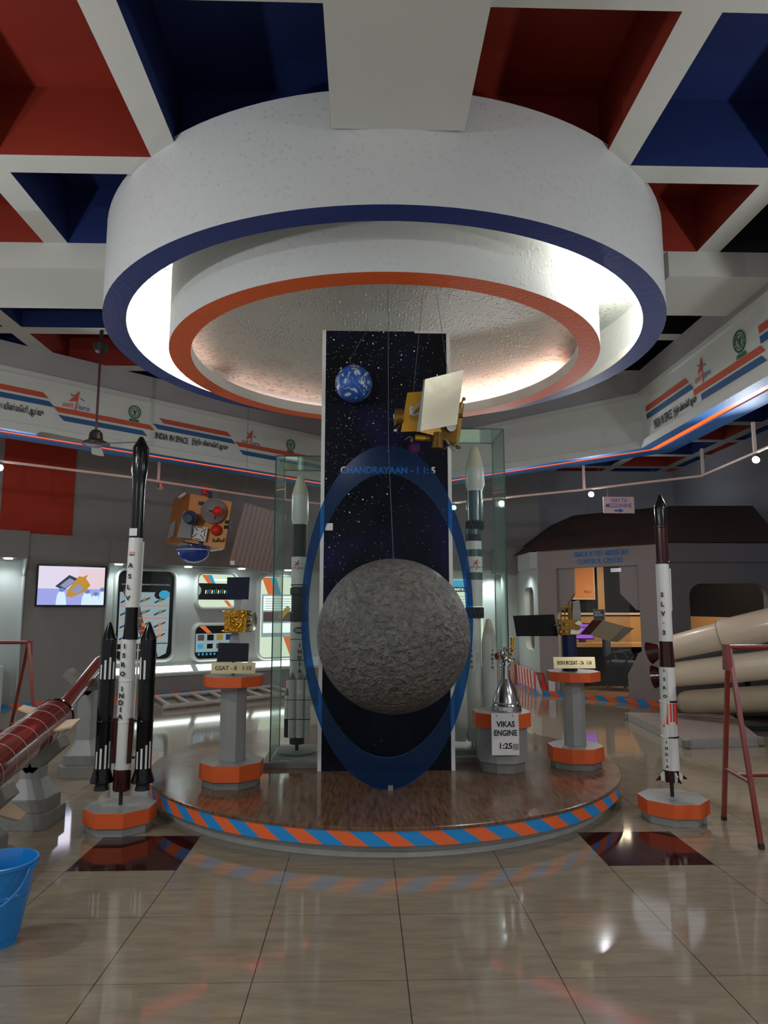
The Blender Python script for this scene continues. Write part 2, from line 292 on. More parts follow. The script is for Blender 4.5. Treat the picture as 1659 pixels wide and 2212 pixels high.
# ------------------------------------------------------------------ mesh building
class MB:
    def __init__(s): s.v = []; s.f = []; s.mi = []; s.mats = []; s.sm = []
    def slot(s, m):
        if m not in s.mats: s.mats.append(m)
        return s.mats.index(m)
    def add(s, vs, fs, m, smooth=False):
        o = len(s.v); s.v += [tuple(v) for v in vs]; k = s.slot(m)
        for f in fs: s.f.append(tuple(i + o for i in f)); s.mi.append(k); s.sm.append(smooth)
        return s
    def quad(s, a, b, c, d, m): return s.add([a, b, c, d], [(0, 1, 2, 3)], m)
    def poly(s, pts, m): return s.add(pts, [tuple(range(len(pts)))], m)
    def box(s, c, d, m, R=None):
        hx, hy, hz = d[0] / 2, d[1] / 2, d[2] / 2
        vs = [Vector((x, y, z)) for x in (-hx, hx) for y in (-hy, hy) for z in (-hz, hz)]
        if R is not None: vs = [R @ v for v in vs]
        vs = [v + Vector(c) for v in vs]
        return s.add(vs, [(0, 1, 3, 2), (4, 6, 7, 5), (0, 4, 5, 1), (2, 3, 7, 6), (0, 2, 6, 4), (1, 5, 7, 3)], m)
    def hexa(s, b4, t4, m):   # bottom loop, top loop
        return s.add(list(b4) + list(t4), [(3, 2, 1, 0), (4, 5, 6, 7), (0, 1, 5, 4), (1, 2, 6, 5), (2, 3, 7, 6), (3, 0, 4, 7)], m)
    def prism(s, pts, z0, z1, m, mt=None):
        n = len(pts); vs = [(p[0], p[1], z0) for p in pts] + [(p[0], p[1], z1) for p in pts]
        s.add(vs, [(i, (i + 1) % n, n + (i + 1) % n, n + i) for i in range(n)] + [tuple(reversed(range(n)))], m)
        s.add([(p[0], p[1], z1) for p in pts], [tuple(range(n))], mt or m); return s
    def slab(s, pts, nrm, t, m):   # planar polygon thickened along nrm (both ways from the given face, backwards)
        n = len(pts); nrm = Vector(nrm).normalized() * t
        vs = [Vector(p) for p in pts] + [Vector(p) - nrm for p in pts]
        return s.add(vs, [tuple(range(n)), tuple(reversed(range(n, 2 * n)))] + [(i, i + n, (i + 1) % n + n, (i + 1) % n) for i in range(n)], m)
    def tube(s, p0, p1, r0, m, r1=None, n=20, caps=True, smooth=True, ph=0):
        p0 = Vector(p0); p1 = Vector(p1); r1 = r0 if r1 is None else r1
        q = (p1 - p0).to_track_quat('Z', 'Y').to_matrix()
        vs = [p0 + q @ Vector((r0 * cos(ph + 2 * pi * i / n), r0 * sin(ph + 2 * pi * i / n), 0)) for i in range(n)] + \
             [p1 + q @ Vector((r1 * cos(ph + 2 * pi * i / n), r1 * sin(ph + 2 * pi * i / n), 0)) for i in range(n)]
        s.add(vs, [(i, (i + 1) % n, n + (i + 1) % n, n + i) for i in range(n)], m, smooth)
        if caps:
            s.add(vs[:n], [tuple(reversed(range(n)))], m); s.add(vs[n:], [tuple(range(n))], m)
        return s
    def lathe(s, base, axis, prof, m, n=32, smooth=True, a0=0.0):
        """prof: (height, radius[, material]) from base along axis"""
        base = Vector(base); q = Vector(axis).to_track_quat('Z', 'Y').to_matrix()
        for i in range(len(prof) - 1):
            (h0, r0), (h1, r1) = prof[i][:2], prof[i + 1][:2]
            mm = prof[i][2] if len(prof[i]) > 2 and prof[i][2] else m
            vs = [base + q @ Vector((r0 * cos(a0 + 2 * pi * k / n), r0 * sin(a0 + 2 * pi * k / n), h0)) for k in range(n)] + \
                 [base + q @ Vector((r1 * cos(a0 + 2 * pi * k / n), r1 * sin(a0 + 2 * pi * k / n), h1)) for k in range(n)]
            s.add(vs, [(k, (k + 1) % n, n + (k + 1) % n, n + k) for k in range(n)], mm, smooth)
        return s
    def path(s, pts, r, m, n=8):
        for a, b in zip(pts[:-1], pts[1:]): s.tube(a, b, r, m, n=n)
        return s
    def sphere(s, c, r, m, n=24, k=12, sc=(1, 1, 1), t0=0, t1=pi):
        vs = []; fs = []
        for j in range(k + 1):
            t = t0 + (t1 - t0) * j / k
            for i in range(n):
                p = 2 * pi * i / n
                vs.append((c[0] + r * sc[0] * sin(t) * cos(p), c[1] + r * sc[1] * sin(t) * sin(p), c[2] + r * sc[2] * cos(t)))
        for j in range(k):
            for i in range(n): fs.append((j * n + i, (j + 1) * n + i, (j + 1) * n + (i + 1) % n, j * n + (i + 1) % n))
        return s.add(vs, fs, m, True)
    def ring(s, c, r0, r1, z0, z1, m, n=128, mi=None, mb=None, mo=None, a0=0, a1=360):
        """flat annulus prism about vertical axis"""
        st = n; full = (a1 - a0) >= 360
        A = [radians(a0 + (a1 - a0) * i / st) for i in range(st + (0 if full else 1))]
        L = len(A)
        def lp(r, z): return [(c[0] + r * cos(t), c[1] + r * sin(t), z) for t in A]
        vs = lp(r0, z0) + lp(r1, z0) + lp(r1, z1) + lp(r0, z1)
        rng = range(L) if full else range(L - 1)
        def band(a, b, mm, sm=True): s.add(vs, [(a * L + i, a * L + (i + 1) % L, b * L + (i + 1) % L, b * L + i) for i in rng], mm, sm)
        band(0, 1, mb or m, False); band(1, 2, mo or m); band(2, 3, m, False); band(3, 0, mi or m)
        return s
    def build(s, name, parent=None, bevel=0.0):
        me = bpy.data.meshes.new(name)
        # drop vertices nothing uses, move into the parent's frame
        off = Vector(parent.get('_w', (0, 0, 0))) if parent is not None else Vector((0, 0, 0))
        me.from_pydata([tuple(Vector(v) - off) for v in s.v], [], s.f); me.update()
        for mt in s.mats: me.materials.append(mt)
        for p, k, sm in zip(me.polygons, s.mi, s.sm): p.material_index = k; p.use_smooth = sm
        bm = bmesh.new(); bm.from_mesh(me); bmesh.ops.remove_doubles(bm, verts=bm.verts, dist=1e-5)
        bmesh.ops.delete(bm, geom=[v for v in bm.verts if not v.link_faces], context='VERTS')
        bmesh.ops.recalc_face_normals(bm, faces=bm.faces)
        bm.to_mesh(me); bm.free()
        if any(s.sm): me.set_sharp_from_angle(angle=radians(24))
        o = bpy.data.objects.new(name, me); COL.objects.link(o)
        if parent is not None:
            o.parent = parent; o['_w'] = parent.get('_w', (0, 0, 0))
        else: o['_w'] = (0, 0, 0)
        if bevel:
            md = o.modifiers.new('bevel', 'BEVEL'); md.width = bevel; md.segments = 2; md.limit_method = 'ANGLE'
        return o
def tag(o, label, cat, group=None):
    o['label'] = label; o['category'] = cat
    if group: o['group'] = group
    return o
def thing(name, loc, label, cat, group=None):
    o = bpy.data.objects.new(name, None); COL.objects.link(o); o.location = loc; o.empty_display_size = .1
    o['_w'] = tuple(loc); return tag(o, label, cat, group)
def struct(o): o['kind'] = 'structure'; return o
def B(name, parent, fn, bevel=0): b = MB(); fn(b); return b.build(name, parent, bevel)
def text(body, org, right, up, mat_, parent, height=None, width=None, name='lettering', thick=.002, align='CENTER', bold=0.0, sp=1.0, maxw=None):
    """letters on the plane through org; right/up are the reading directions"""
    cu = bpy.data.curves.new(name, 'FONT'); cu.body = body; cu.align_x = 'LEFT'; cu.extrude = 0; cu.offset = bold; cu.space_line = sp
    cu.resolution_u = 3
    o = bpy.data.objects.new(name, cu); COL.objects.link(o)
    dg = bpy.context.evaluated_depsgraph_get(); me = bpy.data.meshes.new_from_object(o.evaluated_get(dg))
    bpy.data.objects.remove(o); bpy.data.curves.remove(cu)
    if not me.vertices: return None
    xs = [v.co.x for v in me.vertices]; ys = [v.co.y for v in me.vertices]
    w, h = max(xs) - min(xs), max(ys) - min(ys)
    sx = sy = 1
    if height: sy = height / h; sx = sy
    if width: sx = width / w; sy = sy if height else sx
    if maxw and w * sx > maxw: sx = maxw / w
    cx = (max(xs) + min(xs)) / 2 if align == 'CENTER' else min(xs); cy = (max(ys) + min(ys)) / 2
    right = Vector(right).normalized(); up = Vector(up).normalized(); nn = right.cross(up)
    off = Vector(parent.get('_w', (0, 0, 0)))
    bm = bmesh.new(); bm.from_mesh(me)
    for v in bm.verts:
        v.co = Vector(org) + right * ((v.co.x - cx) * sx) + up * ((v.co.y - cy) * sy) - off
    r = bmesh.ops.extrude_face_region(bm, geom=list(bm.faces))
    for g in r['geom']:
        if isinstance(g, bmesh.types.BMVert): g.co += nn * thick
    bmesh.ops.recalc_face_normals(bm, faces=bm.faces)
    bm.to_mesh(me); bm.free(); me.materials.clear(); me.materials.append(mat_)
    for p in me.polygons: p.material_index = 0; p.use_smooth = False
    me.name = name
    t = bpy.data.objects.new(name, me); COL.objects.link(t); t.parent = parent; t['_w'] = tuple(parent.get('_w', (0, 0, 0)))
    return t
UP = Vector((0, 0, 1)); RX = Vector((1, 0, 0))
def octa(cx, cy, r, sx=1, sy=1, ph=22.5): return [(cx + sx * r * cos(radians(ph + 45 * i)), cy + sy * r * sin(radians(ph + 45 * i))) for i in range(8)]

# =================================================================== FLOOR
def _floor(b):
    X0, Y0, SX, SY = .174, 4.18, .605, .6
    for i in range(-13, 14):
        for j in range(-12, 20):
            x, y = X0 + i * SX, Y0 + j * SY
            m = M_tile if (i, j) in ((-3, 0), (2, 0)) else M_floor
            b.quad((x, y, 0), (x + SX, y, 0), (x + SX, y + SY, 0), (x, y + SY, 0), m)
struct(B('floor', None, _floor))

# =================================================================== CEILING: white rib grid with deep painted coffers
ZR, ZT, ZM = 4.42, 4.92, 4.20
XC = [(-8.662, -7.64), (-7.446, -6.424), (-6.219, -5.197), (-4.993, -3.874), (-3.68, -2.647), (-2.453, -1.431), (-1.237, -0.2), (0.575, 1.592), (1.797, 2.798), (2.991, 4.003), (4.196, 5.208), (5.402, 6.424), (6.617, 7.64), (7.833, 8.855)]
YC = [(-4.196, -3.12), (-2.905, -1.829), (-0.807, 0.215), (0.43, 1.453), (1.883, 2.959), (3.153, 4.401), (4.595, 5.55), (6.35, 7.349), (7.532, 8.554), (8.748, 9.77), (9.964, 10.975), (11.19, 12.213), (12.406, 13.45), (13.644, 14.634), (14.849, 15.602)]
def _ceil(b):
    xe = [-9.2] + [v for c in XC for v in c] + [9.4]; ye = [-4.6] + [v for c in YC for v in c] + [16.0]
    for i in range(len(xe) - 1):
        for j in range(len(ye) - 1):
            x0, x1, y0, y1 = xe[i], xe[i + 1], ye[j], ye[j + 1]
            if i % 2 == 1 and j % 2 == 1:
                ci, cj = i // 2, j // 2
                if cj == 7: pass
                k = (ci - 5 + cj - 5) % 2          # column 5, row 5 is red
                m = M_red if k == 0 else M_blue
                # the two column runs meet at the wide centre beam, where the order starts again
                if ci >= 7: m = M_red if (ci - 7 + cj - 5) % 2 == 0 else M_blue
                if ci >= 9 and cj in (5, 6, 7, 8): m = M_black
                if ci in (8, 9) and cj in (7, 8): m = M_black
                b.quad((x0, y0, ZT), (x0, y1, ZT), (x1, y1, ZT), (x1, y0, ZT), m)
                b.quad((x0, y0, ZR), (x0, y1, ZR), (x0, y1, ZT), (x0, y0, ZT), m); b.quad((x1, y0, ZR), (x1, y0, ZT), (x1, y1, ZT), (x1, y1, ZR), m)
                b.quad((x0, y0, ZR), (x0, y0, ZT), (x1, y0, ZT), (x1, y0, ZR), m); b.quad((x0, y1, ZR), (x1, y1, ZR), (x1, y1, ZT), (x0, y1, ZT), m)
            else:
                b.quad((x0, y0, ZR), (x0, y1, ZR), (x1, y1, ZR), (x1, y0, ZR), M_rib)
struct(B('ceiling', None, _ceil))
# deep cross beam either side of the drum
struct(B('trim_1', None, lambda b: b.box((-5.45, 5.95, (ZM + ZR) / 2), (6.8, .80, ZR - ZM), M_rib)))
struct(B('trim_2', None, lambda b: b.box((4.2, 5.95, (ZM + ZR) / 2), (3.3, .80, ZR - ZM), M_rib)))

struct(B('trim_6', None, lambda b: b.box((.1875, -.40, (ZM + ZR) / 2), (.775, 8.36, ZR - ZM), M_rib)))

# =================================================================== DRUM hanging under the ceiling
R1, R1i, RO, ROi = 2.375, 2.20, 1.863, 1.687
ZD, ZO = 3.742, 3.589
dr = thing('ceiling_drum', (CX0, CY0, ZD), 'large round white plaster drum hanging from the ceiling with blue and orange rings', 'ceiling feature')
c = (CX0, CY0)
def _d(b):
    b.ring(c, 2.30, R1, ZD + .004, 4.46, M_drum)
    b.ring(c, RO - .05, 2.31, 4.22, 4.24, M_mosaic)
B('outer_wall', dr, _d)
def _d(b): b.ring(c, R1i, R1 + .001, ZD - .012, ZD + .05, M_ringblue, mi=M_white, mo=M_drum)
B('blue_ring', dr, _d)
B('inner_wall', dr, lambda b: b.ring(c, RO - .05, RO, ZO + .004, 4.24, M_drum))
B('orange_ring', dr, lambda b: b.ring(c, ROi, RO + .001, ZO - .012, ZO + .09, M_ringor, mi=M_white, mo=M_drum))
def _d(b):
    b.lathe((CX0, CY0, 3.80), (0, 0, 1), [(-.02, 1.815), (0, 1.80), (.03, 1.5), (.06, 1.0), (.07, .5), (.075, .0)], M_mosaic, n=96)
B('soffit_disc', dr, _d)
def arc_tube(r, a0, a1, z, m=None):
    def f(b): b.path([pol(r, a0 + (a1 - a0) * i / 8, z) for i in range(9)], .014 if r > 2 else .009, m or M_tube, 6)
    return f
for a0, a1, r_, z_ in ((146, 166, 2.25, 3.815), (325, 345, 2.25, 3.815), (14, 76, 1.765, 3.688)):
    B('cove_or_fill_tube', dr, arc_tube(r_, a0, a1, z_))
for a0 in (110, 160, 210, 260, 310):
    B('cove_or_fill_tube', dr, arc_tube(1.765, a0, a0 + 40, 3.688, M_tubefill))  # dim tubes added all round the ledge to brighten the soffit disc

# =================================================================== BULKHEAD with fascia, blue soffit and orange light strip
AL = radians(44.14)
nL = Vector((-sin(AL), cos(AL), 0))                       # outward from the hall
KS = 1.076; apex = Vector((0.17, 11.02, 0)) * KS; farR = Vector((3.23, 7.95, 0)) * KS; nearR = Vector((3.23 * KS, -3.5, 0))
farL = apex + Vector((-cos(AL), -sin(AL), 0)) * 9.6
ZF0, ZF1 = 3.409, 4.119
poly_ = [farL, apex, farR, nearR]
def offs(d):
    out = []
    for i, p in enumerate(poly_):
        ns = []
        for a, bb in ((i - 1, i), (i, i + 1)):
            if 0 <= a and bb < len(poly_):
                t = (poly_[bb] - poly_[a]).normalized(); ns.append(Vector((-t.y, t.x, 0)))
        if len(ns) == 1: out.append(p + ns[0] * d)
        else:
            k = (ns[0] + ns[1]).normalized(); out.append(p + k * (d / k.dot(ns[0])))
    return out
def run(b, d0, z0, d1, z1, m):
    A, Bq = offs(d0), offs(d1)
    for i in range(3):
        b.quad((A[i].x, A[i].y, z0), (A[i + 1].x, A[i + 1].y, z0), (Bq[i + 1].x, Bq[i + 1].y, z1), (Bq[i].x, Bq[i].y, z1), m)
def _bk(b):
    run(b, 0, ZR, 0, ZF1, M_wallgrey); run(b, 0, ZF1, -.05, ZF1, M_white); run(b, -.05, ZF1, -.05, ZF1 - .05, M_white); run(b, -.05, ZF1 - .05, -.02, ZF1 - .06, M_white)
    run(b, -.02, ZF1 - .06, .02, ZF0 + .11, M_white); run(b, .02, ZF0 + .11, -.03, ZF0 + .095, M_white); run(b, -.03, ZF0 + .095, -.03, ZF0, M_white)
    run(b, -.03, ZF0, .11, ZF0, M_soffit); run(b, .11, ZF0, .11, ZF0 + .06, M_soffit); run(b, .11, ZF0 + .06, .21, ZF0 + .06, M_soffit); run(b, .21, ZF0 + .06, .21, ZF0, M_soffit)
    run(b, .21, ZF0, .44, ZF0, M_soffit); run(b, .44, ZF0, .44, ZR, M_wallgrey)
bulk = struct(B('trim_3', None, _bk))
def _ls(b):
    run(b, .12, ZF0 + .012, .20, ZF0 + .012, M_led); run(b, .20, ZF0 + .012, .20, ZF0 + .04, M_led); run(b, .12, ZF0 + .012, .12, ZF0 + .04, M_led)
B('light_strip', bulk, _ls)
# graphics on the fascia: the slope leans back by 4 cm between 3.87 and 3.37
tR = Vector((0, -1, 0)); nR = Vector((-1, 0, 0)); tL = Vector((cos(AL), sin(AL), 0)); nLi = -nL
def fasc(o, t, nin, s, z): return o + t * s + nin * (.024 - .04 * (4.06 - z) / .54) + Vector((0, 0, z))
def fpoly(b, o, t, nin, pts, m): b.slab([fasc(o, t, nin, s, z) + nin * .004 for s, z in pts], nin, .003, m)
def emblem(name, o, t, nin, s, z, h):
    def f(b):
        c = fasc(o, t, nin, s, z) + nin * .004; u = (UP + nin * .08).normalized()
        def P(x, y): return c + t * x * h + u * y * h
        n = 28
        for r0, r1 in ((.36, .42), (.24, .28)):
            for i in range(n):
                a, a2 = 2 * pi * i / n, 2 * pi * (i + 1) / n
                b.slab([P(r0 * cos(a), .1 + r0 * sin(a)), P(r1 * cos(a), .1 + r1 * sin(a)), P(r1 * cos(a2), .1 + r1 * sin(a2)), P(r0 * cos(a2), .1 + r0 * sin(a2))], nin, .003, M_logo_g)
        for i in range(12):
            a = 2 * pi * i / 12
            b.slab([P((.33 if k < 2 else .38) * cos(a + (.1 if k in (1, 2) else -.1)), .1 + (.33 if k < 2 else .38) * sin(a + (.1 if k in (1, 2) else -.1))) for k in range(4)], nin, .003, M_logo_g)
        for x, y, r in ((0, .1, .1), (-.09, .2, .05), (.1, .2, .05), (0, -.04, .06)):
            b.slab([P(x + r * cos(k), y + r * sin(k)) for k in [2 * pi * q / 10 for q in range(10)]], nin, .003, M_logo_g)
        b.slab([P(-.3, -.36), P(.3, -.36), P(.34, -.5), P(-.34, -.5)], nin, .003, M_logo_g)
        b.slab([P(-.18, -.32), P(.18, -.32), P(.1, -.26), P(-.1, -.26)], nin, .003, M_logo_g)
    B(name, bulk, f)
def arrow_logo(parent, c, t, u, nin, h, name='space_logo', hindi=True):
    def f(b):
        def P(x, y): return c + t * x * h + u * y * h
        for pts, m in (([(-.06, -.5), (.02, -.42), (.1, .5), (.04, .15)], M_logo_o), ([(-.32, -.05), (.1, .5), (.0, .02)], M_logo_o),
                       ([(-.28, .3), (-.12, .24), (-.12, .2), (-.28, .26)], M_logo_b), ([(.16, .2), (.34, .12), (.34, .08), (.16, .16)], M_logo_b)):
            b.slab([P(x, y) for x, y in pts], nin, .002, m)
    B(name, parent, f)
    if hindi:
        text('इसरो', c - t * .36 * h - u * .22 * h, t, u, M_logo_o, parent, height=.26 * h, maxw=.5 * h, thick=.001)
        text('isro', c + t * .36 * h - u * .22 * h, t, u, M_logo_b, parent, height=.22 * h, maxw=.5 * h, thick=.001)
TAM = 'இந்திய விண்வெளி ஆய்வு'
def fpx(x, y, side):
    """distance along and height on a fascia for a picture point"""
    if side == 'L':
        p = onpl(x, y, (apex.x, apex.y), math.degrees(AL)); return (p - apex).dot(tL), p.z
    p = onpl(x, y, (farR.x, farR.y), 90); return (p - farR).dot(tR), p.z
def bar(b, side, x0, y0, x1, y1, th, m, slant=.05, sl0=0):
    s0, z0 = fpx(x0, y0, side); s1, z1 = fpx(x1, y1, side); z = (z0 + z1) / 2
    o, t, nn = (apex, tL, nLi) if side == 'L' else (farR, tR, nR)
    fpoly(b, o, t, nn, [(s0, z + th / 2), (s1, z + th / 2), (s1 + slant, z - th / 2), (s0 + sl0, z - th / 2)], m)
def _gL(b):
    for x0, y0, x1, y1, m in ((-60, 822, 92, 854, M_fo), (-60, 839, 105, 873, M_fb), (113, 882, 323, 923, M_fo), (126, 900, 308, 936, M_fb),
                              (343, 908, 490, 938, M_fo), (330, 920, 500, 953, M_fb), (508, 960, 690, 992, M_fo), (518, 976, 690, 1008, M_fb)):
        bar(b, 'L', x0, y0, x1, y1, .06, m, .07, .07)
B('stripe_graphic', bulk, _gL)
def _gR(b):
    s, z = fpx(1490, 850, 'R')
    def bb(s0, s1, z, m): fpoly(b, farR, tR, nR, [(s0, z + .033), (s1, z + .033), (s1 + .07, z - .033), (s0, z - .033)], m)
    s0 = fpx(1397, 884, 'R')[0]; s1 = fpx(1482, 832, 'R')[0]; s2 = fpx(1507, 833, 'R')[0]; s3 = fpx(1642, 755, 'R')[0]
    zo = fpx(1397, 884, 'R')[1]; zb = fpx(1398, 900, 'R')[1]; zo2 = fpx(1642, 755, 'R')[1]; zb2 = fpx(1641, 778, 'R')[1]
    bb(s0, s1, zo, M_fo); bb(s0, s1 + .09, zb, M_fb); bb(s2 - .1, s3, zo2, M_fo); bb(s2 + .05, s3, zb2, M_fb)
    bb(s3 + .02, s3 + 1.3, zo, M_fo); bb(s3 + .02, s3 + 1.4, zb, M_fb)
B('stripe_graphic', bulk, _gR)
uL = (UP * .5 + nL * .04 * -1 * -1).normalized(); uL = (UP - nLi * -.08).normalized(); uR = (UP - nR * -.08).normalized()
def ftext(side, body, x0, y0, x1, y1, h, m=M_dark, bold=.0):
    o, t, nn, u = (apex, tL, nLi, uL) if side == 'L' else (farR, tR, nR, uR)
    (sa_, za), (sb__, zb_) = fpx(x0, y0, side), fpx(x1, y1, side)
    text(body, fasc(o, t, nn, (sa_ + sb__) / 2, (za + zb_) / 2) + nn * .003, t, u, m, bulk, height=h, width=abs(sb__ - sa_), thick=.002, bold=bold)
ftext('L', 'INDIA IN SPACE', 336, 940, 407, 953, .085, bold=.02); ftext('L', TAM, 415, 953, 493, 969, .11, bold=.012); ftext('L', TAM, -30, 872, 94, 893, .12, bold=.012)
ftext('R', 'INDIA IN SPACE', 1412, 917, 1450, 894, .11, bold=.015); ftext('R', TAM, 1454, 892, 1503, 862, .12, bold=.01)
for x, y in ((164, 868), (541, 948)):
    s, z = fpx(x, y, 'L'); arrow_logo(bulk, fasc(apex, tL, nLi, s, z) + nLi * .004, tL, uL, nLi, .27)
s, z = fpx(1518, 800, 'R'); arrow_logo(bulk, fasc(farR, tR, nR, s, z) + nR * .004, tR, uR, nR, .28)
for x, y in ((290, 894), (627, 964)): s, z = fpx(x, y, 'L'); emblem('emblem', apex, tL, nLi, s, z, .2)
s, z = fpx(1600, 743, 'R'); emblem('emblem', farR, tR, nR, s, z, .25)

# =================================================================== WALLS
PL = (-5.2, 10.55); DL = 34.7
tP = Vector((cos(radians(DL)), sin(radians(DL)), 0)); nP = Vector((sin(radians(DL)), -cos(radians(DL)), 0))   # nP faces the hall
o0 = Vector((PL[0], PL[1], 0))
def W_(s, d, z): return o0 + tP * s + nP * d + Vector((0, 0, z))          # along the left wall, out from it, up
def sw(x, y): p = onpl(x, y, PL, DL); return (p - o0).dot(tP), p.z
def bx(b, s0, s1, d0, d1, z0, z1, m):
    b.hexa([W_(s0, d1, z0), W_(s1, d1, z0), W_(s1, d0, z0), W_(s0, d0, z0)], [W_(s0, d1, z1), W_(s1, d1, z1), W_(s1, d0, z1), W_(s0, d0, z1)], m)
SE = 5.55                                                                  # right end of the left wall
def _wl(b):
    bx(b, -3.5, SE, -.35, -.25, 0, ZR, M_wallgrey)
wl = struct(B('wall_left', None, _wl))
s0, z0 = sw(18, 945); s1, z1 = sw(163, 1157)
B('red_panel', wl, lambda b: bx(b, s0, s1, -.25, -.235, z1, 4.0, M_redpanel))
# gallery front on the left wall: header, niches, desk
sa, sb = sw(60, 1155)[0], sw(235, 1162)[0]
def _hd(b):
    bx(b, -3.5, sa - .0, -.25, .16, 2.16, 2.56, M_kiosk); bx(b, sa, sb, -.25, .12, 2.2, 2.53, M_kiosk); bx(b, sb, SE, -.25, .16, 2.13, 2.50, M_kiosk)
struct(B('trim_4', None, _hd))
def _tvbay(b):
    b.hexa([W_(sa, -.02, 0), W_(sb, -.02, 0), W_(sb, -.24, 0), W_(sa, -.24, 0)], [W_(sa, -.02, 2.1), W_(sb, -.02, 2.1), W_(sb, -.24, 2.1), W_(sa, -.24, 2.1)], M_kiosk)
    b.hexa([W_(sa, -.02, 2.0), W_(sb, -.02, 2.0), W_(sb, -.24, 2.0), W_(sa, -.24, 2.0)], [W_(sa, .12, 2.2), W_(sb, .12, 2.2), W_(sb, -.24, 2.2), W_(sa, -.24, 2.2)], M_kiosk)
    bx(b, sa, sb, -.24, .03, 0, .42, M_kiosk)
struct(B('wall_1', None, _tvbay))
def _bay(b):       # pale bay with portholes, and the bay beyond the picture's left edge
    bx(b, sb + .02, SE, -.25, -.2, 0, 2.2, M_kiosklight); bx(b, -3.5, sa - .02, -.25, -.2, 0, 2.2, M_kiosklight)
    for s, d in ((sa - .02, .14), (sb, .14)):
        bx(b, s, s + .02, -.25, .02, 0, 1.95, M_kiosklight); b.hexa([W_(s, .02, 1.9), W_(s + .02, .02, 1.9), W_(s + .02, -.2, 1.9), W_(s, -.2, 1.9)], [W_(s, d, 2.16), W_(s + .02, d, 2.16), W_(s + .02, -.2, 2.16), W_(s, -.2, 2.16)], M_kiosklight)
struct(B('wall_2', None, _bay))
def _desk(b):
    bx(b, sb + .02, SE, -.2, .0, 0, .33, M_kiosk)
    b.hexa([W_(sb + .02, .03, .33), W_(SE, .03, .33), W_(SE, -.2, .33), W_(sb + .02, -.2, .33)], [W_(sb + .02, .03, .37), W_(SE, .03, .37), W_(SE, -.2, .52), W_(sb + .02, -.2, .52)], M_kiosklight)
    bx(b, -3.5, sa - .25, -.2, .35, 0, .62, M_kiosklight)
desk = struct(B('trim_5', None, _desk))
def _lb(b):
    s = sb + .12
    for L in (1.35, .95, 1.0, .9):
        if s + L > SE: break
        def q(a, d, z): return W_(a, d, z)
        b.hexa([q(s, .0, .382), q(s + L, .0, .382), q(s + L, -.13, .47), q(s, -.13, .47)], [q(s, .0, .392), q(s + L, .0, .392), q(s + L, -.13, .48), q(s, -.13, .48)], M_lightbox); s += L + .1
B('light_panel', desk, _lb)
# striped skirting: alternate orange and blue blocks
def skirt(name, p, q, n, h=.07, w=.17, slant=.1, out=None):
    p = Vector(p); q = Vector(q); t = (q - p).normalized(); L = (q - p).length; nn = Vector((t.y, -t.x, 0)) if out is None else out
    def f(b):
        k = int(L / w)
        for i in range(k):
            a = p + t * (i * w); c2 = p + t * ((i + 1) * w); o1 = nn * .015
            m = M_stripeO if i % 2 else M_stripeB; sl = t * slant
            b.hexa([a + sl, c2 + sl, c2 + sl - o1, a + sl - o1], [a + UP * h, c2 + UP * h, c2 + UP * h - o1, a + UP * h - o1], m)
    return struct(B(name, None, f))
skirt('baseboard_left', W_(-3.5, .035, 0), W_(SE, .035, 0), 30)

# downlights under the headers
for i, (s, d, e) in enumerate(((sw(235, 1212)[0] + .14, .06, 12), (sw(405, 1222)[0], .04, 16), (sw(620, 1236)[0], .04, 10), (sa - .25, .08, 12), (sa - .9, .08, 12), (sw(520, 1230)[0], .04, 5))):
    z = 2.125 if s > sb else 2.155
    o = MB(); o.tube(W_(s, d, z), W_(s, d, z - .012), .06, M_disc, n=20); o = o.build('downlight', None)
    tag(o, ['recessed round downlight just right of the wall television', 'recessed round downlight above the tall satellite poster', 'recessed round downlight behind the left glass case',
            'recessed round downlight just left of the wall television', 'recessed round downlight farthest left on the gallery header', 'dimmer recessed downlight above the small upper porthole display'][i], 'downlight', 'downlights under the gallery header')
    lamp('SPOT', W_(s, d, z - .03), e, COOL, .04, aim=W_(s, d - .05, 0), angle=radians(150), blend=.8, name='downlight_or_fill_light')

# back wall and the right hand walls
def _wb(b):
    b.box((1.2, 14.6, ZR / 2), (4.9, .1, ZR), M_wallgrey)
    b.box((1.2, 14.45, 1.1), (4.9, .1, 2.2), M_kiosklight)
    b.box((1.2, 14.35, 2.35), (4.9, .3, .32), M_kiosk)
wb = struct(B('wall_back', None, _wb))
struct(B('wall_right', None, lambda b: b.box((6.85, 6.9, ZR / 2), (.1, 16.8, ZR), M_walldark)))
struct(B('wall_3', None, lambda b: b.box((5.2, 15.25, ZR / 2), (3.4, .1, ZR), M_walldark)))
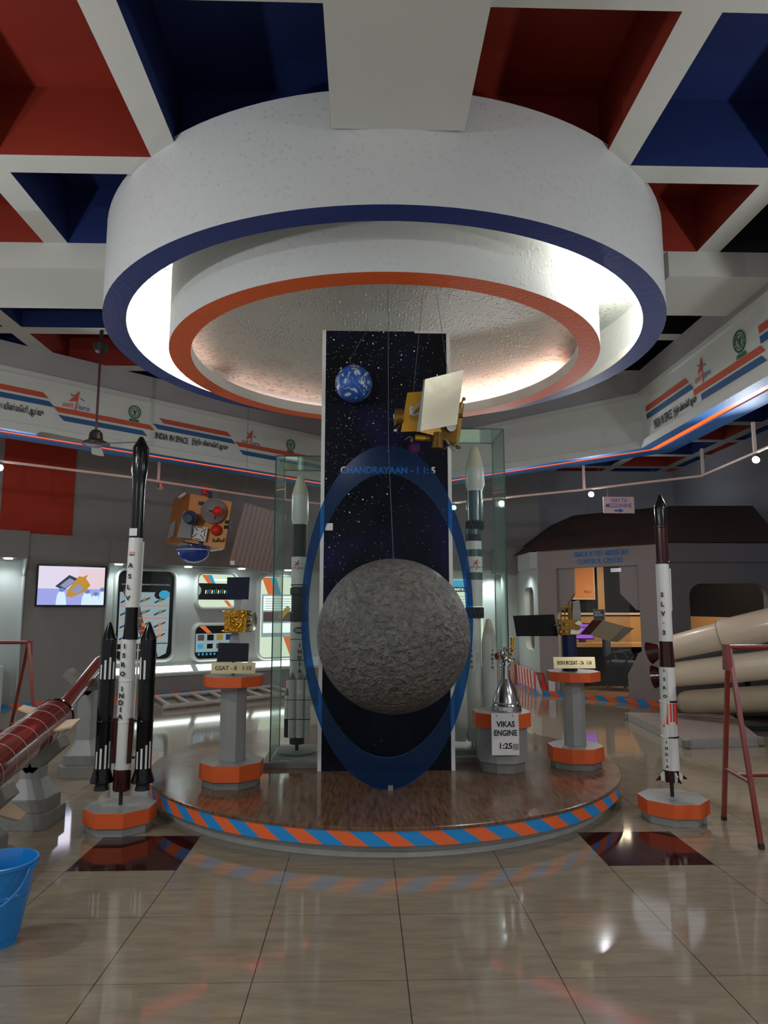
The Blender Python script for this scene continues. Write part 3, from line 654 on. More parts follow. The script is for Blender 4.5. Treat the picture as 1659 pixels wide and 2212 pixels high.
# =================================================================== MISSION CONTROL BOOTH on the right
DR = -47.0; oR = Vector((2.97, 12.13, 0)); tB = Vector((cos(radians(DR)), sin(radians(DR)), 0)); nB = Vector((tB.y, -tB.x, 0))
def WB(s, d, z): return oR + tB * s + nB * d + Vector((0, 0, z))           # d > 0 comes out into the hall
def sB(x, y): p = onpl(x, y, (oR.x, oR.y), DR); return (p - oR).dot(tB), p.z
LB = 2.14
def bxB(b, s0, s1, d0, d1, z0, z1, m):
    b.hexa([WB(s0, d1, z0), WB(s1, d1, z0), WB(s1, d0, z0), WB(s0, d0, z0)], [WB(s0, d1, z1), WB(s1, d1, z1), WB(s1, d0, z1), WB(s0, d0, z1)], m)
def _front(b):
    bxB(b, 0, .38, -.12, 0, 0, 2.39, M_mcc); bxB(b, 1.82, LB, -.12, 0, 0, 2.39, M_mcc)       # posts
    bxB(b, .38, 1.82, -.12, 0, 2.09, 2.39, M_mcc)                                             # lintel
    d0, d1 = -.12, -.06                                                                       # stepped jamb panels
    for pts in ([(.38, 2.09), (.66, 2.09), (.66, 1.66), (.46, 1.4), (.38, 1.4)], [(1.82, 2.09), (1.48, 2.09), (1.48, 1.66), (1.74, 1.4), (1.82, 1.4)],
                [(.38, 0), (.55, 0), (.55, .4), (.38, .62)], [(1.82, 0), (1.55, 0), (1.55, .42), (1.74, .75), (1.82, .8)]):
        b.slab([WB(s, d1, z) for s, z in pts], nB, .06, M_mcc)
booth = struct(B('wall_5', None, _front))
for line, x, y, w in (('SIMULATED MISSION', 1296, 1193, .93), ('CONTROL CENTRE', 1295, 1206, .8)):
    s, z = sB(x, y); text(line, WB(s, .002, 2.305 if 'SIM' in line else 2.185), tB, UP, M_lblue, booth, height=.085, width=w, thick=.010, bold=.008)
# side of the booth, x = 2.95, running back
def _side(b):
    X = 2.97
    b.box((X + .05, 13.1, .35), (.1, 1.96, .7), M_kiosklight); b.box((X + .05, 13.1, 2.1), (.1, 1.96, .6), M_kiosklight)
    b.box((X + .05, 12.27, 1.25), (.1, .3, 1.1), M_kiosklight); b.box((X + .05, 13.6, 1.25), (.1, .96, 1.1), M_kiosklight)
    for sy, sz in ((-1, -1), (1, -1), (-1, 1), (1, 1)):      # rounded corners of the window
        cy_, cz = 12.77 + sy * .35, 1.25 + sz * .55; r = .16
        pts = [(X, cy_, cz)] + [(X, cy_ - sy * r + sy * r * sin(t), cz - sz * r + sz * r * cos(t)) for t in [pi / 2 * k / 6 for k in range(7)]]
        b.slab(pts, (-1, 0, 0), .1, M_kiosklight)
    b.box((X - .06, 13.95, 1.2), (.35, .35, 2.4), M_kiosklight); b.box((X - .1, 13.9, 2.35), (.6, .7, .5), M_kiosk)
    b.box((X - .03, 12.6, 2.25), (.18, .95, .28), M_kiosklight)
struct(B('wall_6', None, _side))
def _win(name, nr, f, fpane):
    w = struct(B(name, None, f)); B('pane', w, fpane); return w
struct(B('window_1', None, lambda b: b.box((3.05, 12.77, 1.25), (.012, .72, 1.12), M_pane)))
# red and white hazard board and blocks at the foot of the side wall
def _haz(b, kk):
    p0, p1, p2 = Vector((2.90, 13.98, 0)), Vector((2.90, 12.13, 0)), WB(.38, .03, 0)
    for (a, c2, w, mA, mB, z0, z1) in (((p0, p1, .115, M_redp, M_paper, .0, .36), (p1, p2, .12, M_redp, M_paper, .0, .36))[kk],):
        t = (c2 - a).normalized(); L = (c2 - a).length; k = int(L / w); nn = Vector((t.y, -t.x, 0))
        for i in range(k):
            q0, q1 = a + t * (i * w), a + t * ((i + 1) * w); sl = t * -.12 if i < k - 1 and i > 0 else t * 0
            b.hexa([q0 + UP * z0, q1 + UP * z0, q1 + UP * z0 - nn * .02, q0 + UP * z0 - nn * .02], [q0 + sl + UP * z1, q1 + sl + UP * z1, q1 + sl + UP * z1 - nn * .02, q0 + sl + UP * z1 - nn * .02], mA if i % 2 else mB)
for k_, lab in enumerate(('long red and white striped board along the foot of the booth side wall', 'short red and white striped board at the corner of the booth front')):
    tag(B('hazard_board', None, lambda b: _haz(b, k_)), lab, 'board')
skirt('baseboard_right', (2.88, 13.98, 0), (2.88, 12.1, 0), 10); skirt('baseboard_1', WB(-.02, .045, 0), WB(LB, .045, 0), 12)
# second face of the booth, parallel to the picture
YB = 10.52; XB0, XB1 = 4.44, 6.3
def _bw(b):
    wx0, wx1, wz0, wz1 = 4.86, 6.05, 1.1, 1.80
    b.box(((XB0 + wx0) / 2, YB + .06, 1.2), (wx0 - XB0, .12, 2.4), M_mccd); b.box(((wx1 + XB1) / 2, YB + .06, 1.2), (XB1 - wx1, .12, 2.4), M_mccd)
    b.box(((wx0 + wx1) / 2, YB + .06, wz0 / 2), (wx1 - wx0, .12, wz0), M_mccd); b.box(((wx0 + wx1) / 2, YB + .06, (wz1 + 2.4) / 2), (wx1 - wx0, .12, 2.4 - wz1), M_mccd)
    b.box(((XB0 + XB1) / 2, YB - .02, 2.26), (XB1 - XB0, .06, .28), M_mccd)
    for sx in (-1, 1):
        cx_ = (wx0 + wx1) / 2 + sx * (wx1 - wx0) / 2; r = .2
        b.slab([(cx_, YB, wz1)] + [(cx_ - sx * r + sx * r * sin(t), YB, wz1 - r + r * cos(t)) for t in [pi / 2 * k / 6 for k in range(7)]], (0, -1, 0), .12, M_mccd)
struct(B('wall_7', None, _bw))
struct(B('window_2', None, lambda b: b.box((5.455, YB + .09, 1.45), (1.2, .012, .72), M_pane)))
# brown sloping roof
def _roof(b):
    a0, a1, a2 = Vector((2.86, 14.1, 2.42)), Vector((2.86, 12.1, 2.42)), WB(LB, .06, 2.42); a3 = Vector((6.3, YB - .08, 2.42))
    h = .66; b0, b1, b2, b3 = Vector((3.75, 14.1, 2.42 + h)), Vector((3.75, 12.5, 2.42 + h)), Vector((4.98, 11.25, 2.42 + h)), Vector((6.3, 11.2, 2.42 + h))
    for p, q, r_, s_ in ((a0, a1, b1, b0), (a1, a2, b2, b1), (a2, a3, b3, b2)): b.quad(p, q, r_, s_, M_roof)
    b.poly([b0, b1, b2, b3, Vector((6.3, 14.1, 2.42 + h))], M_roof)
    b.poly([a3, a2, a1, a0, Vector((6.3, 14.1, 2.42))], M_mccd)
struct(B('ceiling_1', None, _roof))
# inside of the booth
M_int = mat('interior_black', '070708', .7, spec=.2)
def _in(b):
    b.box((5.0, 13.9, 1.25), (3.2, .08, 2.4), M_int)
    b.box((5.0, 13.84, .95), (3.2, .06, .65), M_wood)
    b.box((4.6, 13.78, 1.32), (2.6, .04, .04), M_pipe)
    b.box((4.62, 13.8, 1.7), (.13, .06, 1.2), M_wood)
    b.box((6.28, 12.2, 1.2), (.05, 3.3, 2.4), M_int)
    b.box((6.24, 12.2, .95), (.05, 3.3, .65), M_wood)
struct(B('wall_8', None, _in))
struct(B('floor_1', None, lambda b: b.prism([(WB(.1, -.13, 0).x, WB(.1, -.13, 0).y), (WB(LB, -.13, 0).x, WB(LB, -.13, 0).y), (6.25, 10.68), (6.25, 13.85), (3.1, 13.85), (3.1, 12.2)], .0, .02, mat('vinyl_plank', '8a6a48', .35, var=.4, vs=8, vcol='5a4028'))))
lamp('AREA', (4.7, 12.3, 2.36), 48, (1, .82, .58), .9, aim=(4.7, 12.6, 0), name='booth_light')
lamp('POINT', (5.4, 13.2, 3.9), 9, (.9, .94, 1), .6, name='far_wall_fill_light')  # fill added above the booth to lift the dark far walls
lamp('AREA', (5.5, 11.7, 2.36), 14, (1, .75, .5), .6, aim=(5.5, 11.7, 0), name='booth_light')
d = struct(B('door_1', None, lambda b: bxB(b, .56, 1.62, -.075, -.065, .03, 2.08, M_pane)))
B('door_fitting', d, lambda b: (bxB(b, 1.34, 1.52, -.085, -.05, 2.0, 2.06, M_chrome), bxB(b, 1.34, 1.52, -.085, -.05, .03, .09, M_chrome)))
s, z = sB(1290, 1327)
nt_ = thing('door_notice', WB(s, -.05, z), 'small grey notice reading DO NOT PULL DOOR on the booth glass', 'sign')
B('board', nt_, lambda b: (bxB(b, s - .1, s + .1, -.06, -.056, z - .1, z + .08, M_sticker), bxB(b, s - .085, s + .085, -.056, -.054, z - .085, z + .066, mat('notice_dark', '4c5054', .6))))
text('DO NOT\nPULL DOOR', WB(s, -.053, z + .01), tB, UP, M_paper, nt_, width=.14, height=.075, bold=.04)

# =================================================================== ROUND PLATFORM
pf = thing('round_platform', (CX0, CY0, 0), 'low round wooden platform with an orange and blue striped rim', 'platform')
ZP = .19; RP = 1.88
def _top(b): b.lathe((CX0, CY0, 0), (0, 0, 1), [(ZP - .022, RP - .01), (ZP - .02, RP + .006), (ZP - .004, RP + .006), (ZP, RP), (ZP, 0)], M_lam, n=160, smooth=False)
B('deck', pf, _top)
def _rim(b):
    n = 88
    for i in range(n):
        a0, a1 = 2 * pi * i / n, 2 * pi * (i + 1) / n; sl = 2 * pi / n * .95
        m = M_stripeO if i % 2 else M_stripeB
        def P(a, z, r): return (CX0 + r * cos(a), CY0 + r * sin(a), z)
        K = 3
        for k in range(K):
            u0, u1 = a0 + (a1 - a0) * k / K, a0 + (a1 - a0) * (k + 1) / K
            b.quad(P(u0 + sl, .085, RP), P(u1 + sl, .085, RP), P(u1, ZP - .02, RP), P(u0, ZP - .02, RP), m)
    b.ring((CX0, CY0), 0.01, RP, .084, .0845, M_mblk, n=88)
B('striped_rim', pf, _rim)
B('plinth', pf, lambda b: b.lathe((CX0, CY0, 0), (0, 0, 1), [(0, 1.80), (.03, 1.80), (.032, 1.795), (.084, 1.79)], M_plinth, n=128))

# =================================================================== STARFIELD PANEL
XP0, XP1, YP, ZPT = -.357, .712, 5.69, 3.745
pn = thing('display_panel', (.177, YP, ZP), 'tall dark starfield display panel with white edges standing on the platform', 'display panel')
B('board', pn, lambda b: b.box(((XP0 + XP1) / 2, YP + .04, (ZP + ZPT) / 2), (XP1 - XP0 - .03, .08, ZPT - ZP), M_star))
for x in (XP0, XP1 - .03): B('side_strip', pn, lambda b: b.box((x + .015, YP + .04, (ZP + ZPT) / 2 + .002), (.03, .088, ZPT - ZP + .004), M_wht))
B('top_strip', pn, lambda b: b.box((.55, YP + .035, ZPT - .006), (.27, .088, .02), M_paper))
p = at(838, 1016, YP)
text('CHANDRAYAAN - 1 1: 5', (p.x, YP - .004, p.z), RX, UP, M_wht, pn, height=.058, width=.775, thick=.008, bold=.035)
p = at(711, 1138, YP); B('sticker', pn, lambda b: b.box((p.x, YP - .002, p.z), (.06, .004, .058), M_paper))

# blue acrylic orbit ring in front of the panel
YR = 5.13
pc = at(837, 1336, YR); k = mp(837, 1336, YR)
zb = at(838, 1711, 5.07).z; ax_o = 186 * k; ax_i = 170 * k; zt = at(838, 962, YR).z; zc = (zt + ZP) / 2; az_o = (zt - ZP) / 2; zti = at(838, 1023, YR).z; az_i = zti - zc - .0
def _or(b):
    n = 96; y0, y1 = YR - .004, YR + .004
    for i in range(n):
        a, c2 = 2 * pi * i / n, 2 * pi * (i + 1) / n
        o1, o2 = (pc.x + ax_o * cos(a), zc + az_o * sin(a)), (pc.x + ax_o * cos(c2), zc + az_o * sin(c2))
        i1, i2 = (pc.x + ax_i * cos(a), zc + az_i * sin(a)), (pc.x + ax_i * cos(c2), zc + az_i * sin(c2))
        for y in (y0, y1): b.quad((i1[0], y, i1[1]), (o1[0], y, o1[1]), (o2[0], y, o2[1]), (i2[0], y, i2[1]), M_acryl)
        b.quad((o1[0], y0, o1[1]), (o1[0], y1, o1[1]), (o2[0], y1, o2[1]), (o2[0], y0, o2[1]), M_stripeB)
        b.quad((i1[0], y0, i1[1]), (i1[0], y1, i1[1]), (i2[0], y1, i2[1]), (i2[0], y0, i2[1]), M_stripeB)
orb = thing('orbit_ring', (pc.x, YR, ZP), 'large upright translucent blue oval ring standing in front of the dark panel', 'ring')
B('ring_sheet', orb, _or)
def _foot(b):
    for y in (YR - .02, YR + .02): b.box((pc.x + .02, y, ZP + .015), (.035, .02, .03), M_greyd)
B('foot_clamp', orb, _foot)
# moon
pm = at(850, 1372, 5.0); rm = 165 * mp(850, 1372, 5.0)
mo = thing('moon_globe', (pm.x, 5.0, pm.z), 'large grey cratered moon globe hanging in front of the dark panel', 'globe')
B('globe', mo, lambda b: b.sphere((pm.x, 5.0, pm.z), rm, M_moon, 96, 48))
B('hook', mo, lambda b: b.tube((pm.x, 5.0, pm.z + rm - .01), (pm.x, 5.0, pm.z + rm + .02), .008, M_mblk))
t1 = at(838, 968, YR - .02)
B('cable', mo, lambda b: b.path([(pm.x, 5.0, pm.z + rm + .015), (t1.x, 5.02, t1.z), (t1.x, 5.04, 3.815)], .0022, M_cable, 6))
# earth
YE = 5.54; pe = at(764, 829, YE); re_ = 40 * mp(764, 829, YE)
ea = thing('earth_globe', (pe.x, YE, pe.z), 'small blue and white painted earth globe on the upper left of the panel', 'globe')
B('globe', ea, lambda b: b.sphere((pe.x, YE, pe.z), re_, M_earth, 48, 24))
B('cable', ea, lambda b: b.path([(pe.x - .03, YE, pe.z + re_ * .97), at(757, 775, YE), at(788, 722, 5.6), (pe.x + .11, 5.6, 3.815)], .0018, M_cable, 6))

# =================================================================== GLASS CASES
def glass_case(name_label, x0, x1, y0, y1, zf, zt, slab=.04):
    g = thing('glass_case', ((x0 + x1) / 2, (y0 + y1) / 2, ZP), name_label, 'display case')
    e = .006
    B('base_slab', g, lambda b: b.box(((x0 + x1) / 2, (y0 + y1) / 2, ZP + slab / 2), (x1 - x0 + .12, y1 - y0 + .12, slab), M_greyd))
    def pane(a, c2, d, m=M_glass):
        B('glass_pane', g, lambda b: b.box(a, d, m))
    zc_ = (zf + zt) / 2; h = zt - zf
    pane(((x0 + x1) / 2, y0 + e / 2, zc_), 0, (x1 - x0 - 2 * e, e, h - e)); pane(((x0 + x1) / 2, y1 - e / 2, zc_), 0, (x1 - x0 - 2 * e, e, h - e))
    pane((x0 + e / 2, (y0 + y1) / 2, zc_), 0, (e, y1 - y0 - 2 * e, h - e), M_gside); pane((x1 - e / 2, (y0 + y1) / 2, zc_), 0, (e, y1 - y0 - 2 * e, h - e), M_gside)
    B('glass_top', g, lambda b: b.box(((x0 + x1) / 2, (y0 + y1) / 2, zt), (x1 - x0, y1 - y0, e), M_gside))
    def ed(b):
        for x in (x0, x1):
            for y in (y0, y1): b.box((x, y, zc_), (.009, .009, h), M_gedge)
        for y in (y0, y1): b.box(((x0 + x1) / 2, y, zt), (x1 - x0, .008, .009), M_gedge)
        for x in (x0, x1): b.box((x, (y0 + y1) / 2, zt), (.008, y1 - y0, .009), M_gedge)
    B('glass_edge', g, ed)
    return g
YL0 = 5.86; xl = at(590, 1300, YL0).x; zl = at(596, 985, YL0).z
glass_case('tall glass case left of the dark panel holding a slim rocket model', xl, -.02, YL0, 6.50, ZP + .04, zl)
YR0 = 6.03; xr = at(1096, 1300, YR0).x; zr = at(1094, 927, YR0).z
glass_case('tall glass case right of the dark panel, the higher of the two cases', .42, xr, YR0, 6.58, ZP + .04, zr)

# =================================================================== ROCKETS standing upright
def seg(name, parent, Y, xa, rows, m, n=32):
    """rows: (y pixel, radius pixels[, material]); xa(y) is the axis pixel column"""
    base = at(xa(rows[-1][0]), rows[-1][0], Y)
    pr = []
    for r in rows:
        p = at(xa(r[0]), r[0], Y); pr.append((p.z - base.z, max(r[1], .05) * mp(xa(r[0]), r[0], Y), r[2] if len(r) > 2 else None))
    pr = pr[::-1]
    return B(name, parent, lambda b: (b.lathe(base, (0, 0, 1), pr, m, n)))
def capd(rows): return [(rows[0][0], .05)] + rows + [(rows[-1][0] + .01, .05)]
def vtext(word, parent, Y, x, y0, y1, h, m, out, xlean=0, Yt=None):
    n = len(word)
    for i, ch in enumerate(word):
        f = i / (n - 1) if n > 1 else 0; yy = y0 + (y1 - y0) * f
        p = at(x + xlean * f, yy, Y); text(ch, (p.x, Y - out, p.z), RX, UP, m, parent, height=h if ch != '-' else h * .15, thick=.003, bold=.04)

def octbase(parent, cx, cy, z0, r, parts):
    for nm, za, zb_, rr, ms, mt in parts: B(nm, parent, lambda b: b.prism(octa(cx, cy, r * rr), z0 + za, z0 + zb_, ms, mt), .002)
CR = 1 / cos(radians(22.5))
# ---- four stage white and black launcher on the left
Y = 4.95
pb = at(260, 1745, Y); AX = -1.607
as_ = thing('model_rocket', (AX, Y, 0), 'slim white rocket model with black nose and two striped black boosters at the left', 'rocket model')
octbase(as_, AX, Y, 0, .232, (('base_foot', 0, .055, .90, M_grey, M_grey), ('base_block', .055, .15, 1.0, M_or, M_grey)))
xa = lambda y: 260 + (1742 - y) * .0613 if y > 1130 else 297.5 + (1130 - y) * .057
seg('fairing', as_, Y, xa, [(944, 3), (946, 5), (966, 16), (970, 17), (1018, 17), (1030, 15), (1052, 13.5), (1162, 13)], M_blk)
seg('upper_stage', as_, Y, xa, [(1162, .1), (1162.5, 14), (1312, 14.5), (1312.5, .1)], M_wht)
seg('interstage', as_, Y, xa, [(1312, 13.5), (1345, 14), (1381, 16)], M_blk)
seg('core_stage', as_, Y, xa, [(1380, .1), (1380.5, 16), (1467, 16.5), (1468, 17.5), (1471, 17.5), (1472, 16.5), (1556, 17), (1557, 18), (1560, 18), (1561, 17.5), (1655, 18), (1661, 17)], M_wht)
seg('engine_skirt', as_, Y, xa, [(1660, 17), (1662, 18.5), (1703, 18.5), (1707, 17), (1707.5, .1)], M_brown)
seg('stand_rod', as_, Y, xa, [(1706, 4), (1742, 4)], M_mblk)
def _rail(b):
    for dx in (-17, 17):
        for ya, yb in ((1170, 1300), (1390, 1640)):
            p, q = at(xa(ya) + dx * (.9 if ya < 1200 else 1.05), ya, Y), at(xa(yb) + dx * (.9 if ya < 1200 else 1.05), yb, Y); b.tube(p, q, .006, M_wht, n=10)
B('cable_duct', as_, _rail)
for sx, xt, xb in ((-1, 238, 220), (1, 320.5, 308)):
    xs = lambda y, xt=xt, xb=xb: xt + (y - 1345) * (xb - xt) / 345.0
    st = seg('strap_on_booster', as_, Y, xs, [(1343, .5), (1345, 3), (1378, 16), (1382, 16.8), (1466, 17), (1467, 18), (1470, 18), (1471, 17), (1555, 17), (1557, 18), (1560, 17), (1660, 17)], M_blk)
    seg('nozzle_skirt', st, Y, xs, [(1659, 17), (1664, 18), (1684, 24), (1689, 24), (1690, .1)], M_blk)
    seg('nozzle', st, Y, xs, [(1688, 12), (1706, 16), (1706.5, .1)], M_mblk)
    for ya, yb in ((1417, 1466), (1600, 1658)):
        def _bs(b):       # white lengthwise stripes cut off on a slant
            for j, th in enumerate((-62, -30, 2, 34, 62)):
                r = 17.4 * mp(xs(1500), 1500, Y); c0 = [radians(-90 + th - 7), radians(-90 + th + 7)]
                top = ya + abs((j if sx > 0 else 4 - j) - 1.2) * 10
                if yb > 1600: top = ya + (4 - j) * 7
                top = min(top, yb - 12)
                pt, pq = at(xs(top), top, Y), at(xs(yb), yb, Y)
                b.quad(*[(pp.x + r * cos(c), Y + r * sin(c), pp.z) for pp, c in ((pq, c0[0]), (pq, c0[1]), (pt, c0[1]), (pt, c0[0]))], M_wht)
        B('stripe_mark', st, _bs)
    for yy in (1405, 1557, 1636):
        def _cl(b):
            p, q = at(xs(yy) - sx * 14, yy, Y), at(xa(yy) + sx * 14, yy, Y); b.tube(p, q, .005, M_wht if yy < 1500 else M_mblk, n=8)
            b.sphere(((p.x + q.x) / 2, Y, p.z), .009, M_wht if yy < 1500 else M_mblk, 8, 6)
        B('attach_strut', as_, _cl)
for dx in (-17, 17):
    def _sm(b):
        p, q = at(xa(1549) + dx, 1549, Y), at(xa(1645) + dx, 1645, Y); o = Vector((0, -.045, 0))
        b.tube(p + o, q + o, .015, M_brown)
    B('roll_motor', as_, _sm)
vtext('ASLV', as_, Y, 287, 1222, 1292, .032, M_dark, .05, -6); vtext('ISRO', as_, Y, 275, 1395, 1454, .032, M_dark, .058, -4); vtext('INDIA', as_, Y, 269.5, 1486, 1545, .032, M_dark, .058, -4)
p = at(293, 1151, Y); B('sticker', as_, lambda b: b.box((p.x, Y - .052, p.z), (.052, .006, .052), M_paper))
def _fl(b):
    p = at(289, 1197, Y)
    for i, m in enumerate((M_stripeO, M_paper, M_logo_g)): b.box((p.x, Y - .05, p.z + .008 - i * .008), (.032, .004, .008), m)
    b.tube((p.x, Y - .051, p.z), (p.x, Y - .0535, p.z), .003, M_navy, n=8)
B('flag', as_, _fl)

# ---- slim white and maroon launcher on the right
Y = 5.05; AX = 2.137
sl_ = thing('model_rocket', (AX, Y, 0), 'slim white and maroon rocket model with small tail fins at the right', 'rocket model')
octbase(sl_, AX, Y, 0, .232, (('base_foot', 0, .055, .90, M_grey, M_grey), ('base_block', .055, .15, 1.0, M_or, M_grey)))
xa = lambda y: 1426 + (y - 1070) * .0405
seg('nose_cone', sl_, Y, xa, [(1069, .1), (1069.5, 3), (1074, 5), (1095, 12.5), (1099, 13), (1137, 12)], M_blk)
seg('fourth_stage', sl_, Y, xa, [(1136, .1), (1136.5, 14.5), (1140, 14.5), (1141, 12.5), (1213, 13), (1214, 14), (1218, 14), (1218.5, .1)], M_brown)
seg('third_stage', sl_, Y, xa, [(1218, .1), (1218.5, 13.5), (1300, 14), (1385, 14.5), (1385.5, .1)], M_wht)
seg('interstage', sl_, Y, xa, [(1385, 14), (1440, 16.5)], M_brown)
seg('second_stage', sl_, Y, xa, [(1440, .1), (1440.5, 16), (1513, 16.5)], M_wht)
seg('first_stage', sl_, Y, xa, [(1512, 16), (1513, 17.5), (1516, 17.5), (1516.5, 16.6), (1588, 17), (1589, 18), (1592, 18), (1593, 17), (1662, 17.5), (1662.5, .1)], M_wht)
seg('stage_band', sl_, Y, xa, [(1512, 17), (1512.5, 17.9), (1516, 17.9), (1516.5, 17)], M_brown); seg('stage_band', sl_, Y, xa, [(1588.5, 17), (1589, 18.4), (1592, 18.4), (1592.5, 17)], M_brown)
seg('engine_skirt', sl_, Y, xa, [(1661, 15.5), (1662, 16), (1688, 15.5), (1688.5, .1)], M_brown)
seg('stand_rod', sl_, Y, xa, [(1687, 4), (1724, 4)], M_mblk)
def _st(b):
    for th in (-60, -36, -12, 12, 36, 60):
        r = 17.6 * mp(xa(1540), 1540, Y); c0 = [radians(-90 + th - 7), radians(-90 + th + 7)]
        pt, pq = at(xa(1518), 1518, Y), at(xa(1560), 1560 + abs(th) * .25 - 6, Y)
        b.quad(*[(pp.x + r * cos(c), Y + r * sin(c), pp.z) for pp, c in ((pq, c0[0]), (pq, c0[1]), (pt, c0[1]), (pt, c0[0]))], M_redp)
B('stripe_mark', sl_, _st)
def _dc(b):
    for ya, yb, dx in ((1230, 1355, -14), (1228, 1320, 14.5), (1445, 1660, -6)):
        p, q = at(xa(ya) + dx, ya, Y), at(xa(yb) + dx, yb, Y); o = Vector((0, -.05 if dx == -6 else 0, 0)); b.tube(p + o, q + o, .006, M_wht, n=8)
B('cable_duct', sl_, _dc)
for a in (10, 100, 190, 280):
    def _fin(b):
        r0 = 15 * mp(1450, 1675, Y); r1 = 36 * mp(1450, 1675, Y); c_, s_ = cos(radians(a)), sin(radians(a)); X0 = at(xa(1675), 1675, Y).x
        z1, z2, z3 = zz(1662, Y, 1450), zz(1690, Y, 1450), zz(1683, Y, 1450)
        zm = (z1 * .45 + z3 * .55); rm_ = (r0 + r1) / 2; nn = (-s_, c_, 0)
        P = lambda r, z: (X0 + r * c_, Y + r * s_, z)
        b.slab([P(r0 * .8, z1), P(rm_, zm), P(rm_, z3 - .002), P(r0 * .8, z2)], nn, .008, M_wht); b.slab([P(rm_, zm), P(r1, z3), P(r1, z3 - .005), P(rm_, z3 - .003)], nn, .008, M_brown)
    B('fin', sl_, _fin)
vtext('SLV-3', sl_, Y, 1424, 1285, 1366, .034, M_dark, .047, 4); vtext('ISRO', sl_, Y, 1427, 1447, 1502, .024, M_dark, .054, 2); vtext('INDIA', sl_, Y, 1431.5, 1600, 1652, .02, M_dark, .058, 2)

# ---- GSLV in the left glass case
Y = 6.2; xa = lambda y: 649 - (y - 1028) * .0135
zb0 = ZP + .04
gs = thing('model_rocket', (at(641, 1620, Y).x, Y, zb0), 'white and black rocket model with a cream nose inside the left glass case', 'rocket model')
B('base_disc', gs, lambda b: b.lathe((at(641, 1620, Y).x, Y, zb0), (0, 0, 1), [(0, 0), (0, .155), (.012, .16), (.022, .155), (.022, 0)], M_greyd, 48))
seg('fairing', gs, Y, xa, [(1028, .5), (1029, 5, M_cream), (1034, 8, M_cream), (1066, 17, M_cream), (1072, 18, M_cream), (1122, 18.5), (1131, 16), (1134, 16)], M_wht)
seg('third_stage', gs, Y, xa, [(1133, .1), (1133.5, 16.5), (1203, 16.5), (1203.5, .1)], M_mblk)
seg('second_stage', gs, Y, xa, [(1203, .1), (1203.5, 17), (1262, 17), (1262.5, 17.4), (1265, 17.4, M_mblk), (1268, 16), (1268.5, .1)], M_wht)
seg('interstage', gs, Y, xa, [(1268, 15), (1271, 19), (1283, 19), (1286, 16), (1320, 16), (1325, 19), (1341, 19), (1343, 17)], M_mblk)
seg('core_stage', gs, Y, xa, [(1343, .1), (1343.5, 18), (1379, 18), (1379.5, 18.6), (1381, 18.6, M_mblk), (1381.5, 18), (1424, 18), (1424.5, 18.6), (1426, 18.6, M_mblk), (1426.5, 18), (1590, 17)], M_wht)
seg('engine', gs, Y, xa, [(1588, 14), (1594, 16), (1606, 16), (1606.5, .1)], M_mblk); seg('stand_rod', gs, Y, xa, [(1605, 4), (1622, 4)], M_mblk)
for dx, dy, y0_, ro in ((-13, -.07, 1452, 7.5), (4.5, -.09, 1452, 7.8), (20, -.05, 1452, 7.5), (-20, .01, 1453, 6), (-24, -.03, 1486, 5)):
    xs = lambda y, dx=dx: 644 + dx - (y - 1450) * .012
    YY = Y + dy
    def _sb(b): pass
    sb_ = seg('strap_on_booster', gs, YY, xs, [(y0_, .5), (y0_ + 2, 2, M_greyd), (y0_ + 16, ro, M_greyd), (y0_ + 17, ro), (1510, ro), (1510.5, ro + .4), (1512, ro + .4, M_mblk), (1512.5, ro), (1552, ro), (1554, ro + .3, M_mblk), (1593 if ro > 7 else 1592, ro, None if ro > 7 else M_mblk), (1594, .1)], M_wht, 20)
p = at(645, 1222, Y); arrow_logo(gs, Vector((p.x, Y - .073, p.z)), RX, UP, Vector((0, -1, 0)), .1)
p = at(648, 1361, Y)
B('oval_emblem', gs, lambda b: b.slab([(p.x + .05 * cos(t), Y - .076, p.z + .028 * sin(t)) for t in [2 * pi * i / 24 for i in range(24)]], (0, -1, 0), .004, M_dark))
text('ISRO', (p.x, Y - .08, p.z), RX, UP, M_wht, gs, height=.03, width=.075, bold=.03)
vtext('INDIA', gs, Y, 649, 1393, 1447, .034, M_dark, .077, 0)

# ---- LVM3 in the right glass case
Y = 6.22; xa = lambda y: 1026 - (y - 964) * .002
lv = thing('model_rocket', (at(1022, 1620, Y).x, Y, zb0), 'large white rocket model with two fat side boosters inside the right glass case', 'rocket model')
seg('fairing', lv, Y, xa, [(964, .5), (965, 6, M_cream), (970, 10, M_cream), (985, 13.5, M_cream), (1012, 20, M_cream), (1018, 20.5), (1048, 20.5), (1056, 17), (1062, 17)], M_wht)
M_teal = mat('gloss_teal', '3f5a62', .2, coat=.3)
seg('upper_stage', lv, Y, xa, [(1061, .1), (1061.5, 17.5), (1125, 17.5), (1126, 17.5)], M_teal)
def _lat(yA, yB, r, nm='interstage_truss'):
    def f(b):
        X, zA, zB_ = at(xa(yA), yA, Y).x, zz(yA, Y, 1026), zz(yB, Y, 1026); rr = r * mp(1026, yA, Y)
        for z in (zA, zB_): b.lathe((X, Y, z - .006), (0, 0, 1), [(0, rr * .95), (0, rr), (.012, rr), (.012, rr * .95)], M_mblk, 32)
        for i in range(16):
            a, c2 = 2 * pi * i / 16, 2 * pi * (i + .5) / 16
            b.tube((X + rr * cos(a), Y + rr * sin(a), zB_), (X + rr * cos(c2), Y + rr * sin(c2), zA), .006, M_mblk, n=6)
            b.tube((X + rr * cos(c2), Y + rr * sin(c2), zA), (X + rr * cos(a + 2 * pi / 16), Y + rr * sin(a + 2 * pi / 16), zB_), .006, M_mblk, n=6)
        b.tube((X, Y, zB_), (X, Y, zA), rr * .8, M_blk)
    B(nm, lv, f)
_lat(1127, 1143, 19)
